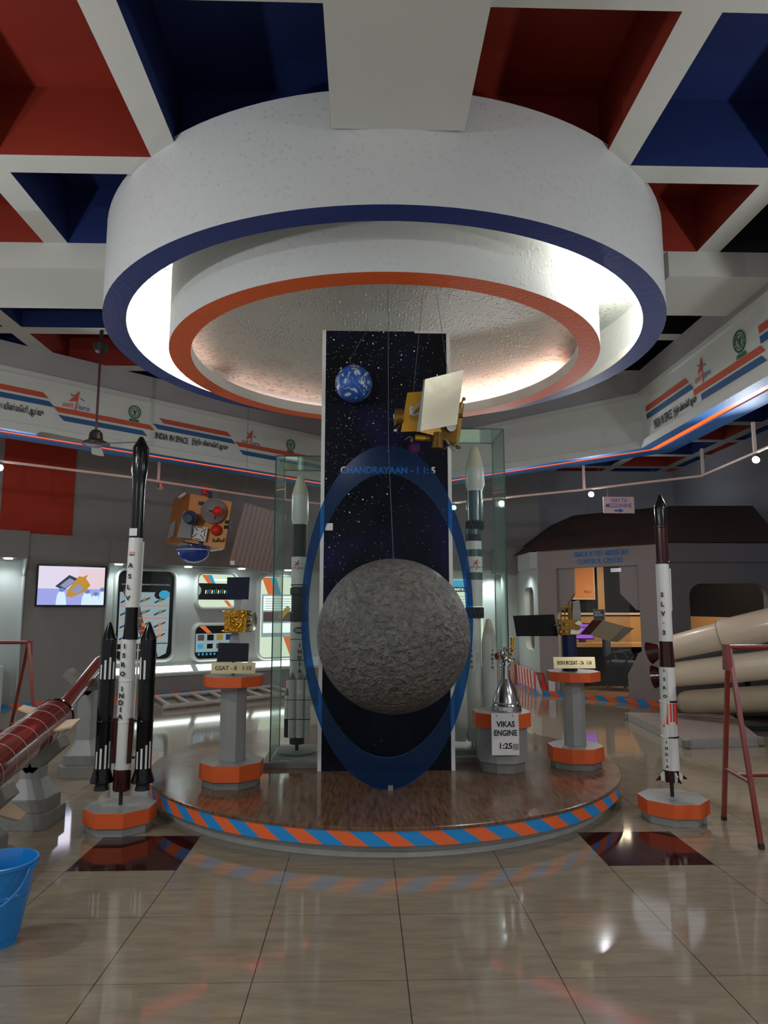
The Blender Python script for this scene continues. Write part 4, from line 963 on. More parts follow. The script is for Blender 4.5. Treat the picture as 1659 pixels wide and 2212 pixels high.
seg('equipment_bay', lv, Y, xa, [(1143, .1), (1143.5, 17.5), (1155, 17.5), (1155.5, 17.5), (1169, 17.5, M_mblk), (1169.5, 17, M_mblk), (1187, 17, M_wht), (1187.5, 18, M_wht), (1203, 18), (1237, 18, M_wht), (1253, 18), (1270, 17, M_wht), (1310, 17, M_wht)], M_teal)
_lat(1313, 1334, 18.5, 'lower_truss')
seg('core_stage', lv, Y, xa, [(1335, .1), (1335.5, 18), (1588, 18), (1600, 15), (1601, .1)], M_wht)
seg('engine', lv, Y, xa, [(1599, 6), (1612, 8), (1622.5, .1)], M_chrome)
for sx, x0_, wd in ((1, 1055, 'INDIA'), (-1, 1000, 'ISRO')):
    xs = lambda y, x0_=x0_, sx=sx: x0_ + sx * (y - 1340) * .02
    bo = seg('side_booster', lv, Y - .02, xs, [(1336, .5), (1338, 5, M_cream), (1370, 13, M_cream), (1385, 15.5), (1388, 16), (1560, 17), (1574, 17), (1588, 14), (1600, 13), (1601, .1)], M_wht)
    vtext(wd, bo, Y - .02, x0_ + (6 if sx > 0 else 17), 1404, 1440, .022, M_dark, .073 if sx > 0 else .062)
B('stand', lv, lambda b: b.box((at(1022, 1620, Y).x, Y, zb0 + .02), (.34, .3, .04), M_greyd))
B('tail_fin', lv, lambda b: b.slab([at(x, y, Y - .06) for x, y in ((1001, 1552), (1006, 1592), (992, 1600), (990, 1575))], (0, -1, 0), .012, M_wht))
p = at(1027, 1220, Y); arrow_logo(lv, Vector((p.x, Y - .078, p.z)), RX, UP, Vector((0, -1, 0)), .1)

# =================================================================== PEDESTALS
def pedestal(label, cx, cy, z0, ztop, r=.215, col=.088, group=None):
    t = thing('pedestal', (cx, cy, z0), label, 'pedestal', 'grey and orange octagonal pedestals')
    del t['group']
    B('foot', t, lambda b: b.prism(octa(cx, cy, r * .9 * CR), z0, z0 + .055, M_greyd, M_grey), .002)
    B('base_block', t, lambda b: b.prism(octa(cx, cy, r * CR), z0 + .055, z0 + .165, M_or, M_grey), .002)
    B('column', t, lambda b: b.prism(octa(cx, cy, col * CR), z0 + .165, ztop - .08, M_grey), .002)
    B('top_block', t, lambda b: b.prism(octa(cx, cy, r * .97 * CR), ztop - .075, ztop, M_or, M_grey), .002)
    return t
gx, gy, gz = -.955, 5.32, .93
gz = at(503, 1457, gy).z - .0
pedestal('grey octagonal pedestal with orange blocks under the small gold satellite on the left', at(500, 1690, gy).x, gy, ZP, gz)
rx_, ry_ = at(1244, 1640, 5.82).x, 5.82; rz = at(1240, 1449, ry_).z
pedestal('grey octagonal pedestal with orange blocks under the dark winged satellite on the right', rx_, ry_, ZP, rz, r=.205, col=.08)
vx, vy = at(1085, 1650, 5.72).x, 5.72; vz = at(1090, 1535, vy).z
vp = thing('pedestal', (vx, vy, ZP), 'short wide grey octagonal pedestal with a white sign on its front', 'pedestal')
B('foot', vp, lambda b: b.prism(octa(vx, vy, .165 * CR), ZP, ZP + .075, M_greyd, M_grey), .002)
B('column', vp, lambda b: b.prism(octa(vx, vy, .185 * CR), ZP + .075, vz - .11, M_grey), .002)
B('top_block', vp, lambda b: b.prism(octa(vx, vy, .215 * CR), vz - .11, vz, M_or, M_grey), .002)
ys = vy - .223; p0 = at(1061, 1541, ys); p1 = at(1122, 1631, ys)
sg = thing('sign_sheet', ((p0.x + p1.x) / 2, ys, p1.z), 'white sheet with large black lettering hung on the short pedestal', 'sign')
B('sheet', sg, lambda b: b.box(((p0.x + p1.x) / 2, ys, (p0.z + p1.z) / 2), (p1.x - p0.x, .006, p0.z - p1.z), M_paper))
for body, xx, yy, w in (('VIKAS', 1092, 1564, 40), ('ENGINE', 1092, 1583, 50), ('1:25', 1093, 1611, 27)):
    p = at(xx, yy, ys); text(body, (p.x, ys - .004, p.z), RX, UP, M_dark, sg, height=12.5 * mp(xx, yy, ys), width=w * mp(xx, yy, ys), thick=.001, bold=.03)
def _scr(b):
    for xx in (1073, 1107): p = at(xx, 1546, ys); b.tube((p.x, ys - .001, p.z), (p.x, ys - .007, p.z), .005, M_greyd, n=10)
B('screw', sg, _scr)
p = at(1114, 1613, ys); B('sticker', sg, lambda b: b.box((p.x, ys - .004, p.z), (.045, .002, .045), M_sticker))

def plate(label, x0, x1, y0, y1, Y, body):
    a, c2 = at(x0, y1, Y), at(x1, y0, Y)
    t = thing('name_plate', ((a.x + c2.x) / 2, Y, a.z), label, 'name plate')
    R = Matrix.Rotation(radians(-10), 3, 'X'); cc = Vector(((a.x + c2.x) / 2, Y, (a.z + c2.z) / 2))
    B('plate', t, lambda b: (b.box(cc, (c2.x - a.x, .006, c2.z - a.z), M_plate, R), b.box(cc + Vector((0, .03, -.02)), (.04, .06, .004), M_plate)))
    text(body, cc + Vector((0, -.005, 0)), RX, R @ UP, M_dark, t, height=.03, width=(c2.x - a.x) * .82, thick=.002, bold=.005)
plate('gold name plate on top of the left pedestal under the gold satellite', 456, 552, 1431, 1455, gy - .14, 'GSAT - 8   1:10')
plate('gold name plate on top of the right pedestal under the winged satellite', 1196, 1285, 1419, 1444, ry_ - .14, 'RESOURCESAT - 2A   1:10')

# =================================================================== MODEL ENGINE on the short pedestal
Y = vy
en = thing('model_engine', (at(1094, 1533, Y).x, Y, vz), 'small metal rocket engine model with a bell nozzle on the short pedestal', 'engine model')
xa = lambda y: 1094 - (1533 - y) * .006
seg('bell_nozzle', en, Y, xa, [(1437, 9), (1450, 9.5), (1466, 10), (1470, 12), (1478, 16), (1488, 20.5), (1496, 23.5), (1506, 26.5), (1515, 28.8), (1516, 29.6), (1518, 29.6), (1519, 29.4), (1523, 30.8), (1524, 31.6), (1532, 32.2), (1533, 33), (1535, 33), (1535.5, .1)], M_chrome, 48)
def px3(pts, Y, dy=0): return [at(x, y, Y + dy) for x, y in pts]
B('thrust_chamber', en, lambda b: (b.tube(at(1093, 1438, Y), at(1092, 1426, Y), .034, M_chrome, .028), b.sphere(at(1091, 1423, Y), .035, M_chrome, 16, 10), b.sphere(at(1084, 1412, Y - .01), .028, M_chrome, 16, 10)))
B('turbopump', en, lambda b: (b.lathe(at(1073, 1425, Y), (at(1074, 1410, Y) - at(1073, 1425, Y)), [(0, .006), (.004, .014), (.03, .02), (.045, .02), (.05, .012), (.056, .004)], M_rred, 20), b.tube(at(1076, 1412, Y), at(1084, 1405, Y), .012, M_chrome)))
def _pp(b):
    for pts in ([(1074, 1426), (1077, 1436), (1082, 1439), (1087, 1434)], [(1080, 1404), (1078, 1415), (1083, 1428), (1088, 1446)], [(1090, 1404), (1093, 1400), (1096, 1406), (1092, 1414)], [(1098, 1424), (1104, 1430), (1100, 1446)], [(1106, 1428), (1099, 1434), (1092, 1432)], [(1084, 1410), (1088, 1398), (1092, 1408)]):
        b.path(px3(pts, Y, -.02), .0055, M_chrome, 10)
        for q in px3(pts, Y, -.02): b.sphere(q, .0075, M_chrome, 10, 6)
B('feed_pipe', en, _pp)
def _ep(b):
    b.path(px3([(1098, 1422), (1100, 1418), (1105, 1411), (1106.5, 1402)], Y), .010, M_brassd, 14)
    b.lathe(at(1106.5, 1403, Y), (.02, 0, 1), [(0, .010), (.002, .022), (.012, .022), (.014, .011), (.04, .010), (.042, .016), (.055, .016), (.057, .013), (.075, .013), (.077, .017), (.096, .017), (.096, .0)], M_goldp, 20)
    for q in px3([(1100, 1418), (1105, 1411)], Y): b.sphere(q, .0115, M_goldp, 12, 8)
B('brass_exhaust', en, _ep)
def _cone(b): b.lathe(at(1093, 1408, Y - .01), (.15, -.3, 1), [(0, .008), (.012, .012), (.03, .024), (.034, .024), (.034, .0)], M_chrome, 20)
B('gas_generator', en, _cone)

# =================================================================== GSAT model on the left pedestal
Y = gy
gt = thing('model_satellite', (at(503, 1430, Y).x, Y, gz), 'small gold box satellite model with dark solar panels above and below, left pedestal', 'satellite model')
def plank(pts, Y, th, m, dy=0): return lambda b: b.slab(px3(pts, Y, dy), (0, -1, 0), th, m)
def _body(b):
    p, q = at(485, 1318, Y - .06), at(532, 1366, Y - .06); b.box(((p.x + q.x) / 2, Y + .02, (p.z + q.z) / 2), (q.x - p.x, .16, p.z - q.z), M_gold)
B('body', gt, _body)
def _bd(b):
    for pts in ([(494, 1329), (500, 1333), (512, 1330), (523, 1333), (527, 1328)], [(495, 1330), (495, 1350), (502, 1354), (515, 1356), (522, 1347), (521, 1336)]): b.path(px3(pts, Y, -.072), .0045, M_goldp, 8)
    for x, y, r in ((503, 1342, .014), (512, 1350, .012), (508, 1331, .010), (525, 1322, .012), (490, 1358, .01)): b.sphere(at(x, y, Y - .065), r, M_goldp, 12, 8)
B('antenna_feed', gt, _bd)
sp = B('solar_panel', gt, plank([(490.7, 1247), (539.4, 1246.6), (536.5, 1295), (489, 1294)], Y, .008, M_sol))
B('yoke', gt, plank([(505, 1294), (523, 1294), (517, 1319), (507, 1319)], Y, .006, M_greytile, .01))
sp2 = B('solar_panel', gt, plank([(472, 1388.6), (537.7, 1389.8), (535.4, 1429), (468, 1430)], Y, .008, M_sol))
B('yoke', gt, plank([(500.5, 1365), (514, 1365), (518, 1390), (494, 1390)], Y, .006, M_greytile, .01))
def _gl(b):
    for i in range(22):
        f = (i + .5) / 22; a = at(472 + 65.7 * f, 1389.5, Y - .001); c2 = at(468 + 67.4 * f, 1429, Y - .001); b.tube(a, c2, .0006, M_silver, n=4)
B('cell_line', sp2, _gl)
def _di(b):
    b.lathe(at(543, 1342, Y), (1, -.15, 0), [(0, .004), (.004, .03), (.012, .052), (.02, .066), (.022, .066), (.014, .05), (.006, .0)], M_silver, 28)
B('dish', gt, _di)
def _ds(b):
    for y in (1325, 1342, 1352): b.tube(at(530, y, Y), at(544, y + (1342 - y) * .3, Y), .004, M_mblk, n=8); b.sphere(at(537, y, Y), .007, M_brassd, 8, 6)
B('dish_strut', gt, _ds)
for x, y, s_ in ((485, 1321, -1), (485, 1363, -1), (533, 1321, 1), (533, 1364, 1)):
    B('thruster', gt, lambda b: (b.tube(at(x, y, Y), at(x + s_ * 6, y, Y), .007, M_goldp, .004, n=10), b.tube(at(x + s_ * 6, y, Y), at(x + s_ * 10, y, Y), .003, M_mblk, n=8)))
B('support_rod', gt, lambda b: b.tube(at(504, 1428, Y + .01), (at(504, 1428, Y + .01).x, Y + .01, gz), .012, M_mblk, n=12))

# =================================================================== RESOURCESAT model on the right pedestal
Y = ry_
rs = thing('model_satellite', (at(1229, 1418, Y).x, Y, rz), 'small satellite model with one black wing and one silver wing, right pedestal', 'satellite model')
B('stand_column', rs, lambda b: b.prism(octa(at(1229, 1400, Y).x, Y, .062), rz, at(1229, 1371, Y).z, M_navy), .001)
def _rb(b):
    p, q = at(1206, 1338, Y), at(1248, 1371, Y); b.box(((p.x + q.x) / 2, Y + .0, (p.z + q.z) / 2), (q.x - p.x, .15, p.z - q.z), M_brassd)
B('body', rs, _rb)
B('instrument_tower', rs, lambda b: b.slab(px3([(1238, 1301), (1252, 1297), (1256, 1340), (1236, 1340)], Y, -.03), (0, -1, 0), .06, M_greyd))
B('sensor_tube', rs, lambda b: (b.tube(at(1232, 1340, Y), at(1232, 1304, Y), .018, M_brassd), b.tube(at(1232, 1304, Y), at(1232, 1299, Y), .018, M_greyd, .024)))
def _cg(b):
    for x in (1212, 1220, 1228): b.tube(at(x, 1340, Y - .02), at(x, 1312, Y - .02), .006, M_brassd, n=8)
    b.box(at(1220, 1311, Y - .02), (.075, .05, .008), M_brassd)
    for x, y in ((1209, 1345), (1214, 1356), (1222, 1348), (1211, 1365), (1222, 1364)): b.box(at(x, y, Y - .085), (.025, .03, .02), M_gold)
B('instrument_frame', rs, _cg)
B('foil_panel', rs, lambda b: (b.slab(px3([(1233, 1360), (1248, 1362), (1256, 1358), (1252, 1370), (1232, 1370)], Y, -.09), (0, -1, 0), .01, M_silver), b.slab(px3([(1241, 1347), (1250, 1340), (1258, 1348), (1250, 1351)], Y, -.09), (0, -1, 0), .01, M_silver)))
def wing(pts, m, d0, d1, th=.008): return lambda b: b.slab([at(x, y, Y + (d0 if i in (0, 3) else d1)) for i, (x, y) in enumerate(pts)], (0, -1, .3), th, m)
w1 = B('solar_wing', rs, wing([(1108.4, 1330), (1197, 1327), (1206, 1373.5), (1116, 1374)], M_mblk2, 0, 0)); B('hinge_arm', w1, lambda b: b.tube(at(1196, 1350, Y + .004), at(1210, 1352, Y + .004), .006, M_greyd, n=8))
B('solar_wing', rs, wing([(1280.5, 1339), (1302, 1340), (1275, 1371), (1253, 1370)], M_brown, .0, -.03))
B('solar_wing', rs, wing([(1302, 1340), (1350, 1353), (1317, 1385), (1275, 1371)], M_silver, -.03, .04)); B('solar_wing', rs, wing([(1350, 1353.5), (1370, 1357), (1335, 1387), (1317, 1385)], M_chrome, .04, .06))
B('hinge_arm', rs, lambda b: b.tube(at(1246, 1356, Y), at(1268, 1354, Y), .005, M_greyd, n=8))

# =================================================================== CHANDRAYAAN hanging in front of the panel
Y = 5.0
ch = thing('hanging_satellite', (at(925, 900, Y).x, Y, at(925, 900, Y).z), 'gold and silver lunar orbiter model hanging at the upper right of the dark panel', 'satellite model')
def _cb(b):
    a = px3([(880, 848.7), (915, 846), (903, 932), (867, 933)], Y); c2 = [v + Vector((.33, .22, -.02)) for v in a]
    b.hexa([a[3], a[2], c2[2], c2[3]], [a[0], a[1], c2[1], c2[0]], M_brassd)
B('body', ch, _cb)
B('gold_side', ch, lambda b: b.slab(px3([(880, 848), (913, 845.5), (901, 931.5), (866, 933)], Y, -.006), (0, -1, 0), .005, M_goldp))
B('underside', ch, lambda b: b.slab(px3([(903, 925), (990, 905), (986, 956), (930, 945)], Y, .12), (0, -1, 0), .14, M_brassd))
M_solp = mat('silver_panel', 'c9c3ac', .2, metal=.95, bump=.05, bs=6)
wg = B('solar_panel', ch, lambda b: b.slab([at(918.6, 819, Y - .16), at(1001.8, 798.7, Y - .10), at(987.4, 916.9, Y - .10), at(908, 931, Y - .16)], (0, -1, 0), .008, M_solp))
B('panel_edge', wg, lambda b: b.slab([at(915.5, 821, Y - .158), at(919.5, 818.8, Y - .158), at(908.5, 931, Y - .158), at(900, 933, Y - .158)], (0, -1, 0), .010, M_greytile))
def _br(b):
    for pts in ([(889, 883), (893, 880), (912, 862), (912, 868), (894, 890)], [(889, 895), (911, 889), (911, 894), (893, 899)]): b.slab(px3(pts, Y, -.08), (0, -1, 0), .01, M_greytile)
    b.box(at(888.5, 889, Y - .03), (.022, .05, .062), M_kiosklight)
B('panel_bracket', ch, _br)
def _dr(b): b.lathe(at(870, 903, Y + .04), (-1, -.05, 0), [(0, .067), (.03, .07), (.055, .066), (.058, .06), (.06, .0)], M_brassd, 32)
B('engine_drum', ch, _dr)
B('tank', ch, lambda b: (b.tube(at(897, 945.5, Y - .02), at(920, 947, Y - .02), .022, M_goldp), b.sphere(at(922, 947.5, Y - .02), .027, M_brassd, 16, 10)))
B('camera_cup', ch, lambda b: b.lathe(at(945, 970, Y - .04), (.03, 0, 1), [(0, .0), (.002, .042), (.006, .044), (.09, .034), (.12, .03), (.122, .0)], M_brassd, 28))
B('dish', ch, lambda b: b.lathe(at(975, 921, Y + .1), (0, -1, -.4), [(0, .0), (.004, .025), (.012, .033), (.014, .036), (.006, .028)], M_paper, 24))
def _ant(b):
    b.slab(px3([(960, 946), (966, 950), (984, 972), (982, 976), (973, 969)], Y, -.05), (0, -1, 0), .006, M_greyd)
    b.tube(at(959, 970, Y - .05), at(978, 956, Y - .05), .006, M_brassd, n=8); b.tube(at(961, 948, Y), at(980, 962, Y), .006, M_brassd, n=8); b.sphere(at(988, 966, Y), .014, M_brassd, 10, 6)
    b.tube(at(984, 962, Y), at(995, 968, Y), .010, M_brassd, n=8)
B('boom_antenna', ch, _ant)
B('star_sensor', ch, lambda b: (b.tube(at(994, 880, Y + .05), at(1000, 864, Y + .05), .008, M_brassd, n=8), b.sphere(at(1002, 862, Y + .05), .015, M_brassd, 10, 6)))
B('side_thruster', ch, lambda b: b.tube(at(990, 899, Y + .05), at(999, 898, Y + .05), .016, M_brassd, .018))
def _sm(b):
    b.tube(at(875, 950, Y), at(885, 943, Y), .003, M_greyd, n=6); b.tube(at(885, 943, Y), at(893, 948, Y), .003, M_greyd, n=6)
    b.box(at(889, 952, Y), (.018, .02, .022), M_brassd)
    b.box(at(854, 930, Y), (.022, .012, .014), M_cream); b.box(at(851, 900, Y), (.008, .01, .035), M_cream)
    b.tube(at(852, 918, Y), at(856, 905, Y), .003, M_greyd, n=6); b.tube(at(854, 930, Y), at(868, 915, Y + .02), .003, M_greyd, n=6)
B('small_thruster', ch, _sm)
B('cable', ch, lambda b: (b.tube(at(893, 846, Y + .05), (at(914, 716, Y + .15).x, Y + .15, 3.83), .002, M_cable, n=6), b.tube(at(968, 810, Y - .05), (at(944, 718, Y + .15).x, Y + .15, 3.83), .002, M_cable, n=6)))

# =================================================================== INSAT hanging at the left
Y = 8.0
ins = thing('hanging_satellite', (at(440, 1130, Y).x, Y, at(440, 1130, Y).z), 'large box satellite with red and blue dishes and a brown solar panel hanging at left', 'satellite model')
def _ib(b):
    f = px3([(400, 1170), (484.6, 1186), (501, 1084), (411, 1066)], Y - .0)
    k = px3([(357, 1174), (441, 1188), (459, 1092), (376, 1077)], Y + .45)
    b.hexa([f[0], f[1], k[1], k[0]], [f[3], f[2], k[2], k[3]], M_bronze)
B('body', ins, _ib)
B('side_panel', ins, lambda b: b.slab([at(362, 1164, Y + .28), at(374, 1157, Y + .22), at(379, 1124, Y + .22), at(367, 1133, Y + .28)], (-.6, -.8, 0), .02, M_greytile))
B('dish', ins, lambda b: b.lathe(at(463, 1106, Y - .01), (0, -1, .05), [(0, .0), (.01, .06), (.03, .11), (.055, .136), (.062, .14), (.056, .143), (.0, .12)], M_greytile, 40))
B('dish_reflector', ins, lambda b: (b.sphere(at(470, 1104, Y - .14), .055, M_redp, 24, 12), b.tube(at(463, 1106, Y), at(470, 1104, Y - .12), .01, M_mblk, n=8), b.tube(at(452, 1103, Y - .06), at(463, 1105, Y - .12), .006, M_mblk, n=8), b.tube(at(464, 1120, Y - .06), at(468, 1108, Y - .12), .006, M_mblk, n=8)))
B('grey_cabinet', ins, lambda b: b.slab(px3([(397, 1104), (417, 1107), (411, 1163), (382, 1160)], Y, -.14), (0, -1, 0), .14, M_greytile))
B('blue_horn', ins, lambda b: (b.tube(at(413, 1120, Y - .05), at(410, 1117, Y - .28), .075, M_navy), b.tube(at(410, 1117, Y - .2), at(406, 1120, Y - .36), .045, mat('grey_blue', '3f5a72', .25))))
ap = B('square_antenna', ins, lambda b: b.slab(px3([(418, 1135), (449, 1140), (443, 1170), (412, 1164)], Y, -.08), (0, -1, 0), .03, M_wht))
def _sl(b):
    for a, c2 in (((420, 1137), (428, 1147)), ((446, 1142), (434, 1150)), ((415, 1161), (426, 1153)), ((441, 1167), (433, 1155)), ((426, 1138), (439, 1141)), ((443, 1147), (441, 1160)), ((420, 1163), (434, 1166)), ((418, 1142), (416, 1155))):
        b.tube(at(*a, Y - .083), at(*c2, Y - .083), .004, M_brown, n=6)
B('antenna_slot', ap, _sl)
B('red_cap', ins, lambda b: b.sphere(at(467, 1145, Y - .04), .062, M_redp, 24, 12))
bd = B('blue_dome', ins, lambda b: b.sphere(at(418, 1189, Y + .1), .185, M_bluegl, 40, 16, (1, .8, .78), pi / 2, pi))
B('dome_rim', bd, lambda b: (b.lathe(at(418, 1189, Y + .1) - UP * .004, (0, 0, 1), [(0, .183), (0, .188), (.012, .188), (.012, .0)], M_wht, 40), b.lathe(at(418, 1189, Y + .1) + UP * .012, (0, 0, 1), [(0, .183), (.03, .185), (.032, .186), (.036, .186), (.036, .0)], M_bluegl, 40)))
B('dome_bracket', ins, lambda b: b.slab(px3([(430, 1168), (437, 1170), (435, 1187), (429, 1186)], Y, -.03), (0, -1, 0), .02, M_navy))
B('red_nozzle', ins, lambda b: b.lathe(at(443, 1068, Y + .15), (0, 0, 1), [(0, .0), (0, .04), (.03, .04), (.06, .05), (.09, .06), (.09, .0)], M_redp, 24))
B('thruster_block', ins, lambda b: (b.box(at(453, 1069, Y - .03), (.04, .05, .07), M_navy), b.box(at(434, 1087, Y - .03), (.05, .04, .035), M_navy)))
for x in (464, 477): B('sensor', ins, lambda b: (b.box(at(x, 1167, Y - .02), (.05, .04, .035), mat('olive', '565a28', .6)), b.box(at(x + 3, 1164, Y - .05), (.022, .03, .03), mat('yellow', 'd8a628', .5))))
for y in (1128, 1139): B('thruster', ins, lambda b: (b.box(at(491 - (y - 1128) * .2, y, Y), (.045, .05, .035), M_mblk), b.lathe(at(495, y, Y), (1, 0, -.3), [(0, .008), (.03, .02), (.03, .0)], M_greytile, 12)))
B('white_strut', ins, lambda b: (b.tube(at(386, 1075, Y), at(401, 1065, Y), .018, M_wht), b.tube(at(482, 1186, Y), at(455, 1190, Y), .01, M_wht)))
P0, P1, P3 = at(530, 1086, Y - .2), at(619, 1113, Y + .25), at(497, 1218, Y - .2); e1, e3 = P1 - P0, P3 - P0; en_ = e3.cross(e1).normalized()
if en_.y > 0: en_ = -en_
sp3 = B('solar_panel', ins, lambda b: b.slab([P0, P1, P1 + e3, P3], en_, .02, M_solbr))
def _hl(b):
    for i in range(9):
        for j in range(30):
            u, v = (i + .7) / 9.4, (j + .6) / 30.2
            P = lambda u, v: P0 + e1 * u + e3 * v + en_ * .002
            b.slab([P(u - .026, v - .004), P(u + .026, v - .004), P(u + .026, v + .004), P(u - .026, v + .004)], en_, .001, M_fan0)
M_fan0 = mat('cell_brown', '3c302c', .5)
o_ = B('cell_mark', sp3, _hl); o_['kind'] = 'stuff'
B('sticker', ins, lambda b: b.box(at(502, 1216, Y - .215), (.045, .006, .045), M_paper))
KI = 1.275; ins.scale = (KI, KI, KI); ins.location = at(440, 1130, 10.2)
for x, y, dy in ((397, 1068, 0), (479, 1080, 0), (531, 1088, -.2)):
    p = at(x, y, 8.0 + dy); zl_ = (ZR - ins.location.z) / KI + ins['_w'][2]; B('cable', ins, lambda b: b.tube(p, (p.x, p.y, zl_), .0022, M_cable, n=5))

# =================================================================== LAMP RAILS under the bulkhead
def rail(label, pts, drops, lamps, hooks=()):
    t = thing('lamp_rail', pts[0], label, 'lamp rail', 'white tube lamp rails')
    del t['group']
    B('pipe', t, lambda b: b.path(pts, .016, M_pipe, 12))
    for p in drops: B('drop_post', t, lambda b: b.box((p[0], p[1], (p[2] + ZF0) / 2), (.03, .03, ZF0 - p[2]), M_pipe))
    return t
def rl(x, y, z): p = fl(x, y, z); return (p.x, p.y, p.z)
zr_ = 3.07
R_ = [rl(900, 1094, zr_), rl(1240, 1060, zr_), rl(1515, 1028, zr_), rl(1617, 984, zr_)]
d_ = Vector(R_[3]) - Vector(R_[2]); R_.append(tuple(Vector(R_[3]) + d_ * 3.2))
R_.append((R_[-1][0], 1.0, zr_))
rail('white tube lamp rail below the blue soffit on the right', R_, [rl(1262, 1057, zr_), rl(1519, 1027, zr_), rl(1631, 979, zr_)], None)
L_ = [rl(-330, 970, 3.12), rl(0, 996, 3.12), rl(290, 1032, 3.12), rl(560, 1073, 3.12), rl(690, 1088, 3.12)]
rail('white tube lamp rail below the blue soffit on the left', L_, [rl(342, 1043, 3.12), rl(615, 1080, 3.12), rl(-60, 990, 3.12)], None)
lamps_ = [((1277, 1066), 3.01, 60, 'lit round spotlight on the right rail beside the mezzanine sign', 1), ((1633, 986), 2.99, 60, 'lit round spotlight on the right rail at the right edge of the photo', 1),
          ((1083, 1096), 2.99, 50, 'lit round spotlight seen through the right glass case edge', 1), ((980, 1110), 2.99, 40, 'lit round spotlight just right of the dark panel edge', 1),
          ((0, 1008), 3.04, 90, 'lit round spotlight on the left rail at the left edge of the photo', 1), ((347, 1056), 3.05, 0, 'unlit silver spotlight clamped to the left rail', 0)]
def pjx(P): d = Vector(P) - CC; return CXP + F_PX * d.dot(rv) / d.dot(fv)
def on_rail(pts, x):
    for a, c2 in zip(pts[:-1], pts[1:]):
        a, c2 = Vector(a), Vector(c2)
        if (pjx(a) - x) * (pjx(c2) - x) <= 0:
            lo, hi = 0.0, 1.0
            for _ in range(40):
                m_ = (lo + hi) / 2
                if (pjx(a.lerp(c2, m_)) - x) * (pjx(a) - x) > 0: lo = m_
                else: hi = m_
            return a.lerp(c2, lo)
    return Vector(pts[0])
for (x, y), z, e, lab, on in lamps_:
    p = on_rail(R_ if x > 700 else L_, x) - UP * .075; t = thing('spotlight', p, lab, 'spotlight')
    aim = (Vector((CX0, CY0 - 1.5, 0.5)) - p).normalized() if on else Vector((.25, -.2, -1)).normalized()
    B('lamp_housing', t, lambda b: (b.lathe(p - aim * .07, aim, [(0, .012), (.02, .022), (.05, .03), (.085, .042), (.085, .036)], M_silver, 24), b.tube(p - aim * .05, p + UP * .07, .007, M_mblk, n=8)))
    B('bulb', t, lambda b: b.sphere(p + aim * .012, .036, M_bulb if on else M_greytile, 16, 10))
    if on: lamp('SPOT', p + aim * .06, e, (.95, .98, 1), .05, aim=p + aim, angle=radians(165), blend=.5, name='spotlight_light')
# the same rail continues round the hall beside and behind the photographer
for x, y, e in ((-3.2, 3.2, 70), (3.75, 3.4, 60), (3.75, .6, 70), (-3.4, .2, 85)):
    t = thing('spotlight', (x, y, 3.0), {3.2: 'lit round spotlight beyond the left edge of the photo', 3.4: 'lit round spotlight beyond the right edge of the photo', .6: 'lit round spotlight beside the photographer on the right', .2: 'lit round spotlight beside the photographer on the left'}[y], 'spotlight')
    p = Vector((x, y, 3.0)); aim = (Vector((0, 4, .5)) - p).normalized()
    B('lamp_housing', t, lambda b: (b.lathe(p - aim * .07, aim, [(0, .012), (.02, .022), (.05, .03), (.085, .042), (.085, .036)], M_silver, 24), b.tube(p - aim * .07, (p.x, p.y, ZR if abs(x) < 3.5 else ZF0), .007, M_mblk, n=8)))
    B('bulb', t, lambda b: b.sphere(p + aim * .012, .032, M_bulb, 16, 10))
    lamp('POINT', p + aim * .08 - UP * .02, e, (.95, .98, 1), .05, name='spotlight_light')

# hanging direction sign
Y = on_rail(R_, 1335).y; a, c2 = at(1302, 1073, Y), at(1371, 1109, Y)
ws = thing('hanging_sign', ((a.x + c2.x) / 2, Y, (a.z + c2.z) / 2), 'pale sign reading WAY TO MEZZANINE with an arrow, hanging from the right rail', 'sign')
B('board', ws, lambda b: b.box(((a.x + c2.x) / 2, Y, (a.z + c2.z) / 2), (c2.x - a.x, .008, a.z - c2.z), mat('sign_pale', 'c2b4b4', .6)), .003)
for body, y, w in (('WAY TO', 1081, 36), ('MEZZANINE', 1092, 56)):
    p = at(1336.5, y, Y); text(body, (p.x, Y - .005, p.z), RX, UP, M_sblue, ws, height=.054, width=w * mp(1336, y, Y), thick=.001, bold=.008)
def _ar(b):
    c0 = at(1337, 1103, Y - .006); b.slab([c0 + Vector((x, 0, z)) for x, z in ((-.06, .012), (.01, .012), (.01, .03), (.065, 0), (.01, -.03), (.01, -.012), (-.06, -.012))], (0, -1, 0), .002, M_sblue)
B('arrow', ws, _ar)
for x, x2 in ((1313, 1312), (1357, 1354)): B('hanging_wire', ws, lambda b: b.tube(at(x, 1075, Y), on_rail(R_, x2), .003, M_redp, n=6))

# =================================================================== CEILING FAN
fx, fy = -2.655 * KS, 6.9 * KS
fn = thing('ceiling_fan', (fx, fy, 4.42), 'dark ceiling fan hanging on a long rod at the left of the drum', 'fan')
M_fan = mat('fan_brown', '3e3834', .3, metal=.5)
B('canopy', fn, lambda b: (b.lathe((fx, fy, 4.16), (0, 0, 1), [(0, .02), (.02, .055), (.06, .075), (.10, .08), (.105, .0)], M_mblk, 28), b.tube((fx, fy, 4.26), (fx, fy, 4.42), .02, M_mblk)))
B('rod', fn, lambda b: b.tube((fx, fy, 3.31), (fx, fy, 4.2), .013, mat('rod_maroon', '4a2420', .4)))
B('motor', fn, lambda b: b.lathe((fx, fy, 3.14), (0, 0, 1), [(0, .0), (0, .08), (.015, .14), (.035, .145), (.05, .10), (.07, .075), (.14, .065), (.17, .04), (.175, .0)], M_fan, 36))
